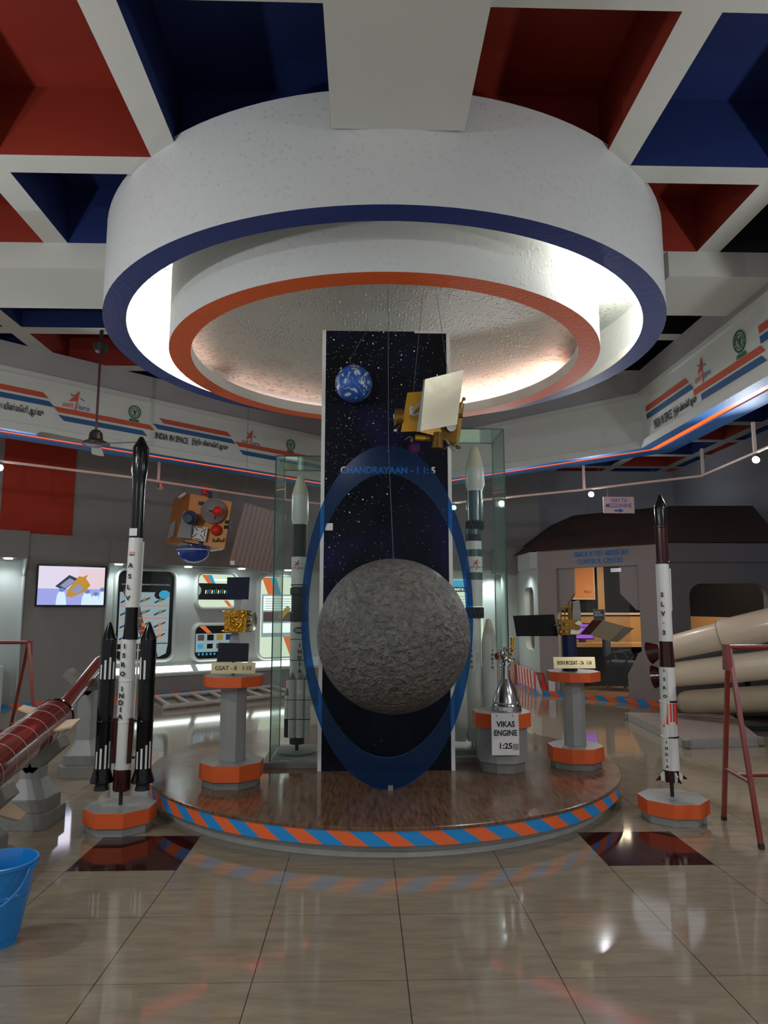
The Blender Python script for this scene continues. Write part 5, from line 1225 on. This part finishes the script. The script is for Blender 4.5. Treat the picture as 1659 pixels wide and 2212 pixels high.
for a in (-12, 108, 228):
    def _bl(b):
        R = Matrix.Rotation(radians(a), 3, 'Z') @ Matrix.Rotation(radians(9), 3, 'X')
        b.slab([Vector((fx, fy, 3.165)) + R @ Vector(v) for v in ((.1, -.03, 0), (.2, -.06, 0), (.55, -.07, 0), (.6, -.04, 0), (.6, .05, 0), (.55, .065, 0), (.2, .05, 0), (.1, .03, 0))], R @ UP, .004, mat('fan_blade', '8d8878', .4) if a == -12 else MATS['fan_blade'])
    B('blade', fn, _bl)

# =================================================================== RED SOUNDING ROCKET on stands at the left
rr_ = thing('sounding_rocket', (-2.3, 5.2, 0), 'large glossy dark red sounding rocket wrapped in clear film lying on grey stands', 'rocket')
A0, A1, A2 = at(12, 1632, 4.55), at(118, 1549, 5.45), at(213, 1434, 6.85)
ax = (A1 - A0).normalized(); A_ = A0 - ax * 1.4
L = (A1 - A_).length
B('booster_stage', rr_, lambda b: b.lathe(A_, ax, [(0, .0), (0, .13), (L - .02, .13), (L + .05, .075), (L + .1, .06), (L + .1, .0)], M_rred, 48))
ax2 = (A2 - (A1 + ax * .08)).normalized(); S0 = A1 + ax * .08; L2 = (A2 - S0).length
B('upper_stage', rr_, lambda b: b.lathe(S0, ax2, [(0, .07), (.1, .062), (L2, .062), (L2 + .12, .05), (L2 + .2, .02), (L2 + .2, .0)], M_rred, 32))
B('stage_collar', rr_, lambda b: (b.lathe(A1 + ax * .0, ax, [(0, .13), (.015, .135), (.03, .11), (.08, .09), (.09, .098), (.11, .098), (.12, .07)], M_brown, 32), [b.tube(A1 + ax * .02 + Vector((.11 * cos(k), 0, .11 * sin(k))), A1 + ax * .16 + Vector((.07 * cos(k), 0, .07 * sin(k))), .01, M_brown, n=8) for k in (0, 1.2, 2.4, 3.6, 4.8)]))
M_film = mat('clear_film_edge', 'c8b4ae', .2)
for k in range(7):
    c0 = A1 - ax * (.14 + .19 * k)
    B('film_wrap', rr_, lambda b: b.lathe(c0, ax + Vector((.03 * (-1) ** k, 0, .04)), [(-.002, .131), (0, .1325), (.002, .131)], M_film, 40))
q_ = ax.to_track_quat('Z', 'Y').to_matrix()
def fin_(c0, ang, w, h, name='fin'):
    d = q_ @ Vector((cos(ang), sin(ang), 0)); nn = d.cross(ax)
    B(name, rr_, lambda b: b.slab([c0 + d * .12, c0 + d * (.12 + h) + ax * .02, c0 + d * (.12 + h) + ax * (w * .8), c0 + d * .12 + ax * w], nn, .012, M_beige))
fin_(A1 - ax * .45, radians(170), .28, .13); fin_(A1 - ax * .12, radians(20), .16, .12)
fl3 = A0 - ax * .35
B('tail_board', rr_, lambda b: b.slab([at(-40, 1700, 4.3), at(8, 1722, 4.3), at(56, 1755, 4.25), at(42, 1771, 4.2), at(30, 1770, 4.2), at(-45, 1748, 4.2)], (0, -.5, 1), .012, M_beige))
def stand(label, x, y, ztop):
    t = thing('rocket_stand', (x, y, 0), label, 'stand')
    def sq(r, ch=.25): return [(x + r * a, y + r * b_) for a, b_ in ((-1, -1 + ch), (-1 + ch, -1), (1 - ch, -1), (1, -1 + ch), (1, 1 - ch), (1 - ch, 1), (-1 + ch, 1), (-1, 1 - ch))]
    B('base', t, lambda b: (b.prism(sq(.175), 0, .10, M_greyd), b.prism(sq(.145), .10, .18, M_greyd)), .003)
    def _co(b):
        lo, hi = sq(.13), sq(.07)
        vs = [(p[0], p[1], .18) for p in lo] + [(p[0], p[1], .30) for p in hi]
        b.add(vs, [(i, (i + 1) % 8, 8 + (i + 1) % 8, 8 + i) for i in range(8)], M_grey)
        b.prism(sq(.07), .30, ztop, M_grey)
    B('column', t, _co)
    def _cr(b):
        for s_ in (-1, 1):
            b.slab([(x + s_ * .02, y - .07, ztop - .04), (x + s_ * .21, y - .07, ztop + .13), (x + s_ * .17, y - .07, ztop + .19), (x, y - .07, ztop + .03), (x - s_ * .02, y - .07, ztop - .02)], (0, -1, 0), .14, M_greyd)
    B('cradle', t, _cr)
def axz(y):
    f = (y - A_.y) / ax.y; return A_ + ax * f if y < A1.y else S0 + ax2 * ((y - S0.y) / ax2.y)
q = axz(5.08); stand('grey octagonal stand carrying the thick part of the red rocket', q.x + .0, 5.08, q.z - .225)
q = axz(6.5); stand('farther grey stand carrying the thin end of the red rocket', q.x, 6.5, q.z - .13)
q = axz(4.15); stand('grey stand at the left photo edge, only one cradle arm showing', q.x - .0, 4.15, q.z - .225)

# =================================================================== RED A-FRAME BARRIERS
def barrier(label, f1, f2, top, rail_dir, Lr):
    t = thing('barrier_frame', ((f1[0] + f2[0]) / 2, (f1[1] + f2[1]) / 2, 0), label, 'barrier')
    top = Vector(top); f1 = Vector(f1); f2 = Vector(f2); rd = Vector(rail_dir)
    for o in (Vector((0, 0, 0)), rd * Lr):
        for f in (f1, f2):
            lg = B('leg', t, lambda b: b.tube(f + o, top + o + (f - top).normalized() * .03, .019, M_steelred, n=4, smooth=False, ph=pi / 4))
            B('foot_cap', lg, lambda b: b.tube(f + o + UP * .001, f + o + (top - f).normalized() * .03, .021, M_mblk, n=4, smooth=False, ph=pi / 4))
        u = (f1 - f2).normalized()
        B('gusset', t, lambda b: b.slab([top + o + u * .03, top + o - u * .03, top + o - u * .055 - UP * .17, top + o + u * .055 - UP * .17], rd, .03, M_steelred))
        a, c2 = f1.lerp(top, .3), f2.lerp(top, .3); B('brace', t, lambda b: b.tube(a + o, c2 + o, .013, M_steelred, n=10))
    B('top_rail', t, lambda b: b.tube(top - UP * .02, top - UP * .02 + rd * Lr, .016, M_steelred, n=12))
    m_ = (f1.lerp(top, .3) + f2.lerp(top, .3)) / 2; B('lower_rail', t, lambda b: b.tube(m_, m_ + rd * Lr, .014, M_steelred, n=12))
    return t
barrier('red steel A-frame barrier at the right edge of the hall', (2.40, 4.43, 0), (2.47, 5.02, 0), (2.435, 4.74, 1.20), (1, .02, 0), 1.3)
g1, g2 = fl(10, 1632), fl(83, 1702); tt = at(62, 1383, (g1.y + g2.y) / 2)
barrier('dark red steel A-frame barrier behind the red rocket at the left', g1, g2, tt, (-1, 0, 0), 1.3)

# =================================================================== BUCKET
bx_, by_ = -1.60, 3.34
bk = thing('bucket', (bx_, by_, 0), 'bright blue plastic bucket at the lower left corner of the photo', 'bucket')
B('tub', bk, lambda b: b.lathe((bx_, by_, 0), (0, 0, 1), [(.0, .0), (.0, .088), (.03, .09), (.032, .098), (.2, .128), (.205, .133), (.215, .133), (.22, .13), (.325, .148), (.328, .158), (.342, .158), (.343, .148), (.33, .144), (.22, .125), (.02, .085), (.02, .0)], M_bluepl, 56))
def _hn(b):
    pts = []
    for i in range(17):
        a = pi * i / 16; pts.append((bx_ + .158 * cos(a), by_ - .06 - .11 * sin(a), .325 - .145 * sin(a) ))
    pts = [(bx_ + .162, by_, .33)] + pts + [(bx_ - .162, by_, .33)]
    b.path(pts, .006, M_bluepl, 10)
B('handle', bk, _hn)

# =================================================================== LADDER on the floor at the left
la, lb, lc, ld_ = fl(352, 1528, .04), fl(650, 1497, .04), fl(322, 1508, .04), fl(618, 1480, .04)
ld2 = thing('ladder', la, 'pale paint-spattered ladder lying on the floor before the left gallery', 'ladder')
M_lad = mat('ladder_white', 'b8b2aa', .55, var=.4, vs=30, vcol='77706a')
B('rail', ld2, lambda b: b.tube(la, lb, .035, M_lad, n=12)); B('rail', ld2, lambda b: b.tube(lc, lc + (lb - la), .035, M_lad, n=12))
for k in range(8):
    f = .05 + k * .13; B('rung', ld2, lambda b: b.tube(la + (lb - la) * f, lc + (lb - la) * f, .028, M_lad, n=10))

# =================================================================== TELEVISION
tv = thing('television', W_((sw(69, 1217)[0] + sw(231, 1227)[0]) / 2, .05, 1.78), 'wall television showing a gold satellite among people in pale blue gowns', 'television')
s0, s1, z0, z1 = sw(70, 1313)[0], sw(230, 1227)[0], 1.46, 2.08
B('casing', tv, lambda b: bx(b, s0 + .02, s1 - .02, .0, .08, z0, z1, M_blackglass), .004)
B('mount', tv, lambda b: bx(b, (s0 + s1) / 2 - .1, (s0 + s1) / 2 + .1, -.03, .01, 1.6, 1.9, M_mblk))
def em(name, c, e): return mat(name, '101010', .3, emit=c, es=e)
E_bg, E_lo, E_wall, E_gold, E_dk, E_gr, E_skin, E_cap = em('picture_white', 'e6dcf0', .95), em('picture_blue', 'a2a8ea', .95), em('picture_pink', 'ecd2dc', .95), em('picture_gold', 'd09a38', .8), em('picture_dark', '3c4258', .7), em('picture_grey', '9aa2cc', .8), em('picture_gown', 'd6ecff', 1.0), em('picture_cap', '6f92c8', .8)
def tvq(b, pts, m, d=.083): b.slab([W_(s0 + .04 + (s1 - s0 - .08) * u, d, z0 + .02 + (z1 - z0 - .04) * v) for u, v in pts], nP, .0015, m)
def _pic(b):
    tvq(b, [(0, 0), (1, 0), (1, 1), (0, 1)], E_bg, .0815); tvq(b, [(0, 0), (1, 0), (1, .42), (0, .42)], E_lo, .082); tvq(b, [(.55, .42), (1, .42), (1, .95), (.6, .95)], E_wall, .082)
    tvq(b, [(.25, .48), (.45, .78), (.6, .68), (.38, .38)], E_dk, .084); tvq(b, [(.32, .5), (.46, .7), (.55, .62), (.4, .43)], E_gr, .085)
    tvq(b, [(.42, .22), (.5, .2), (.7, .35), (.78, .52), (.7, .72), (.6, .76), (.45, .42)], E_gold, .0845); tvq(b, [(.48, .36), (.6, .55), (.68, .44), (.58, .3)], E_gr, .086)
    tvq(b, [(.66, .74), (.74, .8), (.73, .77), (.7, .68)], E_gold, .086)
    for x, w, h in ((.35, .16, .4), (.74, .18, .36), (.87, .14, .3), (.97, .1, .42)):
        x1 = min(x + w / 2, 1); tvq(b, [(x - w / 2, 0), (x1, 0), (x1 - (.02 if x < .9 else 0), h * .6), (min(x + w * .25, 1), h * .86), (x - w * .25, h * .86), (x - w * .42, h * .6)], E_skin, .0865)
        tvq(b, [(min(x + .04 * cos(k), 1), h + .055 * sin(k) - .01) for k in [2 * pi * q / 10 for q in range(10)]], E_cap, .088)
B('picture', tv, _pic)
lamp('AREA', W_((s0 + s1) / 2, .12, 1.78), 2.5, (.8, .82, 1), .7, aim=W_((s0 + s1) / 2, 2, 1.5), sy=.4, name='screen_light')

# =================================================================== BACKLIT POSTERS in portholes
def rrect(s0, s1, z0, z1, r, k=6, off=0.0):
    s0 -= off; s1 += off; z0 -= off; z1 += off; r += off; out = []
    for cx_, cz, a0 in ((s1 - r, z1 - r, 0), (s0 + r, z1 - r, 90), (s0 + r, z0 + r, 180), (s1 - r, z0 + r, 270)):
        for i in range(k + 1): a = radians(a0 + 90 * i / k); out.append((cx_ + r * cos(a), cz + r * sin(a)))
    return out
def porthole(label, x0, x1, y0, y1, r, base, art, Wf=None, sf=None):
    Wf = Wf or W_; sf = sf or sw
    s0, z1 = sf(x0, y0); s1, _ = sf(x1, (y0 + y1) / 2); z0 = sf((x0 + x1) / 2, y1)[1]; z1 = sf((x0 + x1) / 2, y0)[1]
    t = thing('poster_porthole', Wf((s0 + s1) / 2, -.19, z0), label, 'poster')
    def _fr(b):
        loops = [(rrect(s0, s1, z0, z1, r, off=.06), -.2), (rrect(s0, s1, z0, z1, r, off=.045), -.13), (rrect(s0, s1, z0, z1, r, off=.02), -.11), (rrect(s0, s1, z0, z1, r), -.125), (rrect(s0, s1, z0, z1, r), -.18)]
        for (A, da), (Bq, db) in zip(loops[:-1], loops[1:]):
            n = len(A)
            for i in range(n): j = (i + 1) % n; b.quad(Wf(A[i][0], da, A[i][1]), Wf(A[j][0], da, A[j][1]), Wf(Bq[j][0], db, Bq[j][1]), Wf(Bq[i][0], db, Bq[i][1]), M_kiosklight)
    B('frame', t, _fr)
    pr = B('print', t, lambda b: b.slab([Wf(s, -.175, z) for s, z in rrect(s0, s1, z0, z1, r)], Wf(0, 1, 0) - Wf(0, 0, 0), .01, base))
    def q(b, pts, m, d=0.): b.slab([Wf(s0 + (s1 - s0) * u, -.172 + d, z0 + (z1 - z0) * v) for u, v in pts], Wf(0, 1, 0) - Wf(0, 0, 0), .0012, m)
    B('artwork', pr, lambda b: art(b, q))
    return t, (lambda u, v: Wf(s0 + (s1 - s0) * u, -.17, z0 + (z1 - z0) * v)), (s1 - s0, z1 - z0)
P_dk, P_lb, P_lg, P_or, P_cy, P_bl, P_wh, P_gd = em('print_black', '07090a', .5), em('print_paleblue', '9ab0b4', .75), em('print_palegreen', 'd4e6cc', .95), em('print_orange', 'e0743a', .8), em('print_cyan', '34a4cc', .8), em('print_navy', '22386c', .6), em('print_white', 'eafaf0', 1.1), em('print_gold', 'a08a3a', .7)
P_br = em('print_brown', '5a4a48', .7)
def art1(b, q):
    q(b, [(.05, .18), (.93, .18), (.93, .76), (.05, .76)], P_lb); q(b, [(.1, .76), (.2, .9), (.28, .9), (.62, .08), (.7, .02), (.6, .02)], P_br, .0006); q(b, [(.6, .17), (.66, .17), (.74, .015), (.66, .015)], P_or, .001)
    q(b, [(.7, .17), (.93, .17), (.9, .06), (.76, .02)], P_lb, .0008)
    for v in (.60, .46, .32, .19):
        q(b, [(.06, v), (.9, v), (.9, v + .008), (.06, v + .008)], P_or, .0014)
        for u in (.18, .48, .77):
            q(b, [(u - .11, v + .03), (u - .03, v + .055), (u - .03, v + .075), (u - .11, v + .05)], P_bl, .0018); q(b, [(u + .03, v + .065), (u + .1, v + .09), (u + .1, v + .105), (u + .03, v + .085)], P_bl, .0018)
            q(b, [(u - .03, v + .05), (u + .03, v + .055), (u + .03, v + .095), (u - .03, v + .09)], P_gd if v > .4 else P_or, .002)
    q(b, [(.78 + .13 * cos(k), .73 + .055 * sin(k)) for k in [2 * pi * i / 16 for i in range(16)]], P_dk, .002); q(b, [(.83 + .1 * cos(k), .735 + .05 * sin(k)) for k in [2 * pi * i / 16 for i in range(16)]], P_cy, .0024)
t_, pf_, wh_ = porthole('tall backlit poster of remote sensing satellites behind the white rocket model', 262, 381, 1233, 1426, .12, P_dk, art1)
text('INDIAN REMOTE SENSING SATELLITES (IRS)', pf_(.5, .845), tP, UP, P_lb, t_, height=.03, width=wh_[0] * .85, thick=.001)
def art2(b, q):
    q(b, [(.1, .98), (.24, .98), (.38, .72), (.26, .72)], P_or); q(b, [(.24, .98), (.36, .98), (.46, .72), (.38, .72)], P_cy)
    q(b, [(.03, .22), (.98, .22), (.98, .72), (.03, .72)], P_dk, .001); q(b, [(.0 + .1 * cos(k), .5 + .15 * sin(k)) for k in [-pi / 2 + pi * i / 10 for i in range(11)]], P_lb, .0016)
    for i in range(12):
        u = .2 + i * .055; q(b, [(u, .4 + i * .004), (u + .02, .4), (u + .035, .5 + (i % 3) * .03), (u + .01, .52)], (P_wh, P_cy, P_gd)[i % 3], .0018)
    q(b, [(.42, .86), (.98, .86), (.98, .8), (.42, .8)], P_wh, .001); q(b, [(.7, .2), (.8, .2), (.93, .01), (.83, .01)], P_or, .001)
porthole('small upper backlit poster of a row of rockets behind the gold satellite', 436, 517, 1240, 1311, .1, P_lg, art2)
def art3(b, q):
    q(b, [(.1, 1), (.25, 1), (.42, .78), (.3, .78)], P_or); q(b, [(.04, .2), (.98, .2), (.98, .76), (.04, .76)], P_lb)
    for i, m in enumerate((P_br, P_dk, P_gd, P_bl)): q(b, [(.08 + .23 * i, .55), (.24 + .23 * i, .55), (.24 + .23 * i, .73), (.08 + .23 * i, .73)], m, .001)
    for i, m in enumerate((P_cy, P_dk, P_br, P_cy)): q(b, [(.08 + .23 * i, .3), (.22 + .23 * i, .3), (.22 + .23 * i, .45), (.08 + .23 * i, .45)], m, .001)
    for i in range(9): q(b, [(.1 + .095 * i, .1), (.14 + .095 * i, .1), (.14 + .095 * i, .17), (.1 + .095 * i, .17)], P_cy, .001)
porthole('small lower backlit poster of picture tiles behind the left pedestal model', 429, 516, 1352, 1423, .1, P_dk, art3)
def art4(b, q):
    q(b, [(.05, .99), (.25, .99), (.95, .02), (.78, .02)], P_or); q(b, [(.25, .99), (.4, .99), (.98, .12), (.95, .02)], P_cy)
    q(b, [(.06, .25), (.95, .25), (.95, .78), (.06, .78)], P_lb, .0008); q(b, [(.1, .58), (.9, .58), (.9, .76), (.1, .76)], P_wh, .0014)
    for v in (.72, .69, .66, .63, .6): q(b, [(.14, v), (.84, v), (.84, v + .008), (.14, v + .008)], P_lb, .002)
    q(b, [(.1, .44), (.9, .44), (.9, .56), (.1, .56)], P_br, .0014); q(b, [(.1, .3), (.9, .3), (.9, .42), (.1, .42)], P_wh, .0014)
    q(b, [(.45, .5), (.7, .64), (.8, .6), (.55, .46)], P_gd, .002)
porthole('tall bright poster behind the left glass case with orange and blue bands', 571, 655, 1246, 1420, .12, P_lg, art4)
# poster on the back wall seen through the right glass case
Yb = 14.38
t_ = thing('wall_poster', at(1005, 1400, Yb), 'tall pale green poster headed WHAT IS A SATELLITE behind the right glass case', 'poster')
a, c2 = at(972, 1252, Yb), at(1045, 1440, Yb)
B('board', t_, lambda b: b.box(((a.x + c2.x) / 2, Yb - .01, (a.z + c2.z) / 2), (c2.x - a.x, .02, a.z - c2.z), P_lg))
B('heading_band', t_, lambda b: b.box(((a.x + c2.x) / 2, Yb - .024, a.z - .2), (c2.x - a.x, .006, .1), P_dk)); B('top_band', t_, lambda b: b.box(((a.x + c2.x) / 2, Yb - .022, a.z - .08), (c2.x - a.x, .004, .14), P_cy))
text('WHAT IS A SATELLITE ?', ((a.x + c2.x) / 2, Yb - .029, a.z - .2), RX, UP, P_wh, t_, height=.05, width=(c2.x - a.x) * .85, thick=.001, bold=.03)
for k in range(6): B('text_line', t_, lambda b: b.box(((a.x + c2.x) / 2, Yb - .022, a.z - .34 - k * .06), ((c2.x - a.x) * .8, .002, .012), P_lb))
lamp('SPOT', (2.6, 14.1, 2.1), 70, COOL, .05, aim=(2.6, 14.25, 0), angle=radians(150), blend=.8, name='downlight_or_fill_light')  # added fill with no fitting, brightens the back wall
lamp('SPOT', (1.2, 14.1, 2.1), 60, COOL, .05, aim=(1.2, 14.25, 0), angle=radians(150), blend=.8, name='downlight_or_fill_light')  # second added fill on the back wall
lamp('SPOT', (2.72, 12.6, 2.05), 14, COOL, .05, aim=(2.75, 12.6, 0), angle=radians(150), blend=.8, name='downlight_or_fill_light')  # added fill without a fitting, beside the booth
# flanged low plinth at the far left of the booth
tag(B('wall_plinth', None, lambda b: (b.box((2.62, 14.0, .22), (.5, .6, .44), mat('peach_board', 'd0a690', .7)), b.box((2.62, 14.0, .46), (.54, .64, .04), M_kiosk))), 'low peach-coloured plinth box in the far corner left of the booth', 'plinth')

# =================================================================== CREAM ROCKET CLUSTER at the right
cl = thing('rocket_cluster', (4.8, 8.9, 0), 'pile of thick cream rocket stages with maroon nozzles lying at the right', 'rocket')
def stage(x0, y0, d0, x1, y1, d1, r0, r1, m, noz, joint=None):
    a, c2 = at(x0, y0, d0), at(x1, y1, d1); v = (c2 - a).normalized(); LL = (Vector((6.2, 0, 0)).x - a.x) / v.x
    k0, k1 = r0 * mp(x0, y0, d0), r1 * mp(x1, y1, d1)
    jl = (joint or .4) * 1.0
    if joint: pr = [(0, .0), (0, k0 * .7), (.04, k0 * .93), (.1, k0), (jl - .02, k0 + (k1 - k0) * .5), (jl, k1 * 1.02), (jl + .06, k1 * 1.04), (jl + .1, k1), (LL, k1), (LL, 0)]
    else: pr = [(0, .0), (.01, k0 * .5), (.05, k0 * .8), (.12, k0 * .96), (.2, k0), (LL, k1), (LL, 0)]
    st = B('stage', cl, lambda b: b.lathe(a, v, pr, m, 48))
    if joint: B('joint_ring', st, lambda b: b.lathe(a + v * jl, v, [(-.012, k1 * .98), (-.004, k1 * 1.035), (.004, k1 * 1.035), (.012, k1 * .98)], M_creamd, 48))
    if noz: B('nozzle', cl, lambda b: b.lathe(a - v * .17, v, [(0, .0), (.002, k0 * .9), (.01, k0 * .97), (.06, k0 * .8), (.14, k0 * .5), (.18, k0 * .4), (.19, .0)], M_brown, 36))
stage(1430, 1404, 9.0, 1659, 1350, 8.2, 25, 35, M_creamr, True, .75)
stage(1440, 1459, 9.0, 1659, 1436, 8.3, 26, 31, M_creamr, True, .78)
stage(1462, 1518, 8.9, 1659, 1509, 8.35, 25, 31, M_creamd, False)
stage(1520, 1522, 9.4, 1659, 1520, 9.2, 26, 28, M_creamd, False)
B('support_frame', cl, lambda b: (b.box((5.0, 9.35, .3), (.08, .1, .6), M_mblk), b.box((5.9, 9.35, .45), (.08, .1, .9), M_mblk), b.box((5.1, 8.95, .03), (2.0, 1.0, .06), M_mblk)))
# stage deck on the floor
dk = thing('stage_deck', (3.9, 8.3, 0), 'flat worn aluminium-edged deck panel lying on the floor at the right', 'deck')
D = [(3.30, 7.45), (3.98, 7.43), (5.0, 9.6), (3.42, 9.45)]
D = [tuple(fl(1481, 1618)[:2]), tuple(fl(1640, 1612)[:2]), tuple(fl(1580, 1560)[:2]), tuple(fl(1355, 1556)[:2])]
def _dk(b): b.prism([(x, y) for x, y in D], 0.0, .10, M_alu, M_deck)
B('deck_panel', dk, _dk, .004)
for (x, y) in (D[0], D[1], D[3]): B('corner_bracket', dk, lambda b: b.box((x + .02, y + .02, .05), (.07, .07, .085), M_greyd), .01)

# =================================================================== INSIDE THE BOOTH
a, c2 = at(1236, 1225, 13.75), at(1285, 1294, 13.75)
t_ = thing('booth_poster', ((a.x + c2.x) / 2, 13.78, c2.z), 'orange framed rocket poster on the back wall inside the booth', 'poster')
B('print', t_, lambda b: b.box(((a.x + c2.x) / 2, 13.78, (a.z + c2.z) / 2), (c2.x - a.x, .03, a.z - c2.z), mat('poster_orange', 'e08a50', .6, var=.4, vs=2, vcol='b0903c')))
B('frame', t_, lambda b: [b.box(((a.x + c2.x) / 2 + dx, 13.77, (a.z + c2.z) / 2 + dz), sz, M_cream) for dx, dz, sz in ((0, (a.z - c2.z) / 2, (c2.x - a.x + .03, .03, .02)), (0, -(a.z - c2.z) / 2, (c2.x - a.x + .03, .03, .02)), ((c2.x - a.x) / 2, 0, (.02, .03, a.z - c2.z)), (-(c2.x - a.x) / 2, 0, (.02, .03, a.z - c2.z)))])
text('PSLV', ((a.x + c2.x) / 2 + .08, 13.762, c2.z + .14), RX, UP, M_dark, t_, height=.05, thick=.002)
t_ = thing('control_desk', (4.7, 13.3, 0), 'long control desk inside the booth with dark front panels', 'desk')
B('desk_top', t_, lambda b: b.box((4.75, 13.3, .76), (2.5, .6, .07), M_wood)); B('front_panel', t_, lambda b: b.box((4.75, 13.1, .38), (2.3, .04, .7), M_int)); B('side_panel', t_, lambda b: b.box((3.6, 13.3, .38), (.04, .5, .7), M_mblk))
p = at(1258, 1334, 13.3)
t_ = thing('desk_monitor', (p.x, 13.35, .80), 'small monitor with a violet picture on the control desk', 'monitor')
B('screen', t_, lambda b: b.box((p.x, 13.33, 1.0), (.4, .03, .26), em('violet_screen', 'a45ae0', 1.2))); B('casing', t_, lambda b: b.box((p.x, 13.36, 1.0), (.44, .03, .3), M_blackglass)); B('foot', t_, lambda b: b.box((p.x, 13.36, .83), (.1, .1, .066), M_mblk))
def office_chair(label, x, y, rot):
    t = thing('office_chair', (x, y, .02), label, 'chair', 'office chairs in the booth'); R = Matrix.Rotation(rot, 3, 'Z'); o = Vector((x, y, .02))
    P = lambda a, b_, c_: o + R @ Vector((a, b_, c_))
    B('seat', t, lambda b: b.box(P(0, 0, .46), (.46, .44, .08), M_chair, R), .02); B('backrest', t, lambda b: b.box(P(0, .24, .82), (.44, .07, .52), M_chair, R), .03)
    B('back_stem', t, lambda b: b.path([P(0, .1, .42), P(0, .26, .45), P(0, .27, .7)], .018, M_mblk, 8))
    for s_ in (-1, 1): B('armrest', t, lambda b: b.path([P(s_ * .24, -.1, .46), P(s_ * .29, -.16, .56), P(s_ * .29, -.1, .66), P(s_ * .29, .08, .66), P(s_ * .28, .16, .58), P(s_ * .24, .12, .46)], .016, M_mblk, 10))
    B('gas_column', t, lambda b: b.tube(P(0, 0, .1), P(0, 0, .44), .025, M_mblk))
    for k in range(5):
        a_ = 2 * pi * k / 5; lg = B('leg', t, lambda b: b.tube(P(0, 0, .12), P(.28 * cos(a_), .28 * sin(a_), .08), .018, M_mblk, .013, n=8))
        B('castor', lg, lambda b: b.tube(P(.28 * cos(a_) - .012, .28 * sin(a_), .03), P(.28 * cos(a_) + .012, .28 * sin(a_), .03), .03, M_brassd, n=14))
    return t
p = fl(1345, 1493); office_chair('dark office chair with loop arms standing inside the booth door', p.x, p.y, radians(60))
p = at(1390, 1440, 12.35); office_chair('dark blue office chair with its high back at the right side of the booth door', p.x, 11.75, radians(-170))
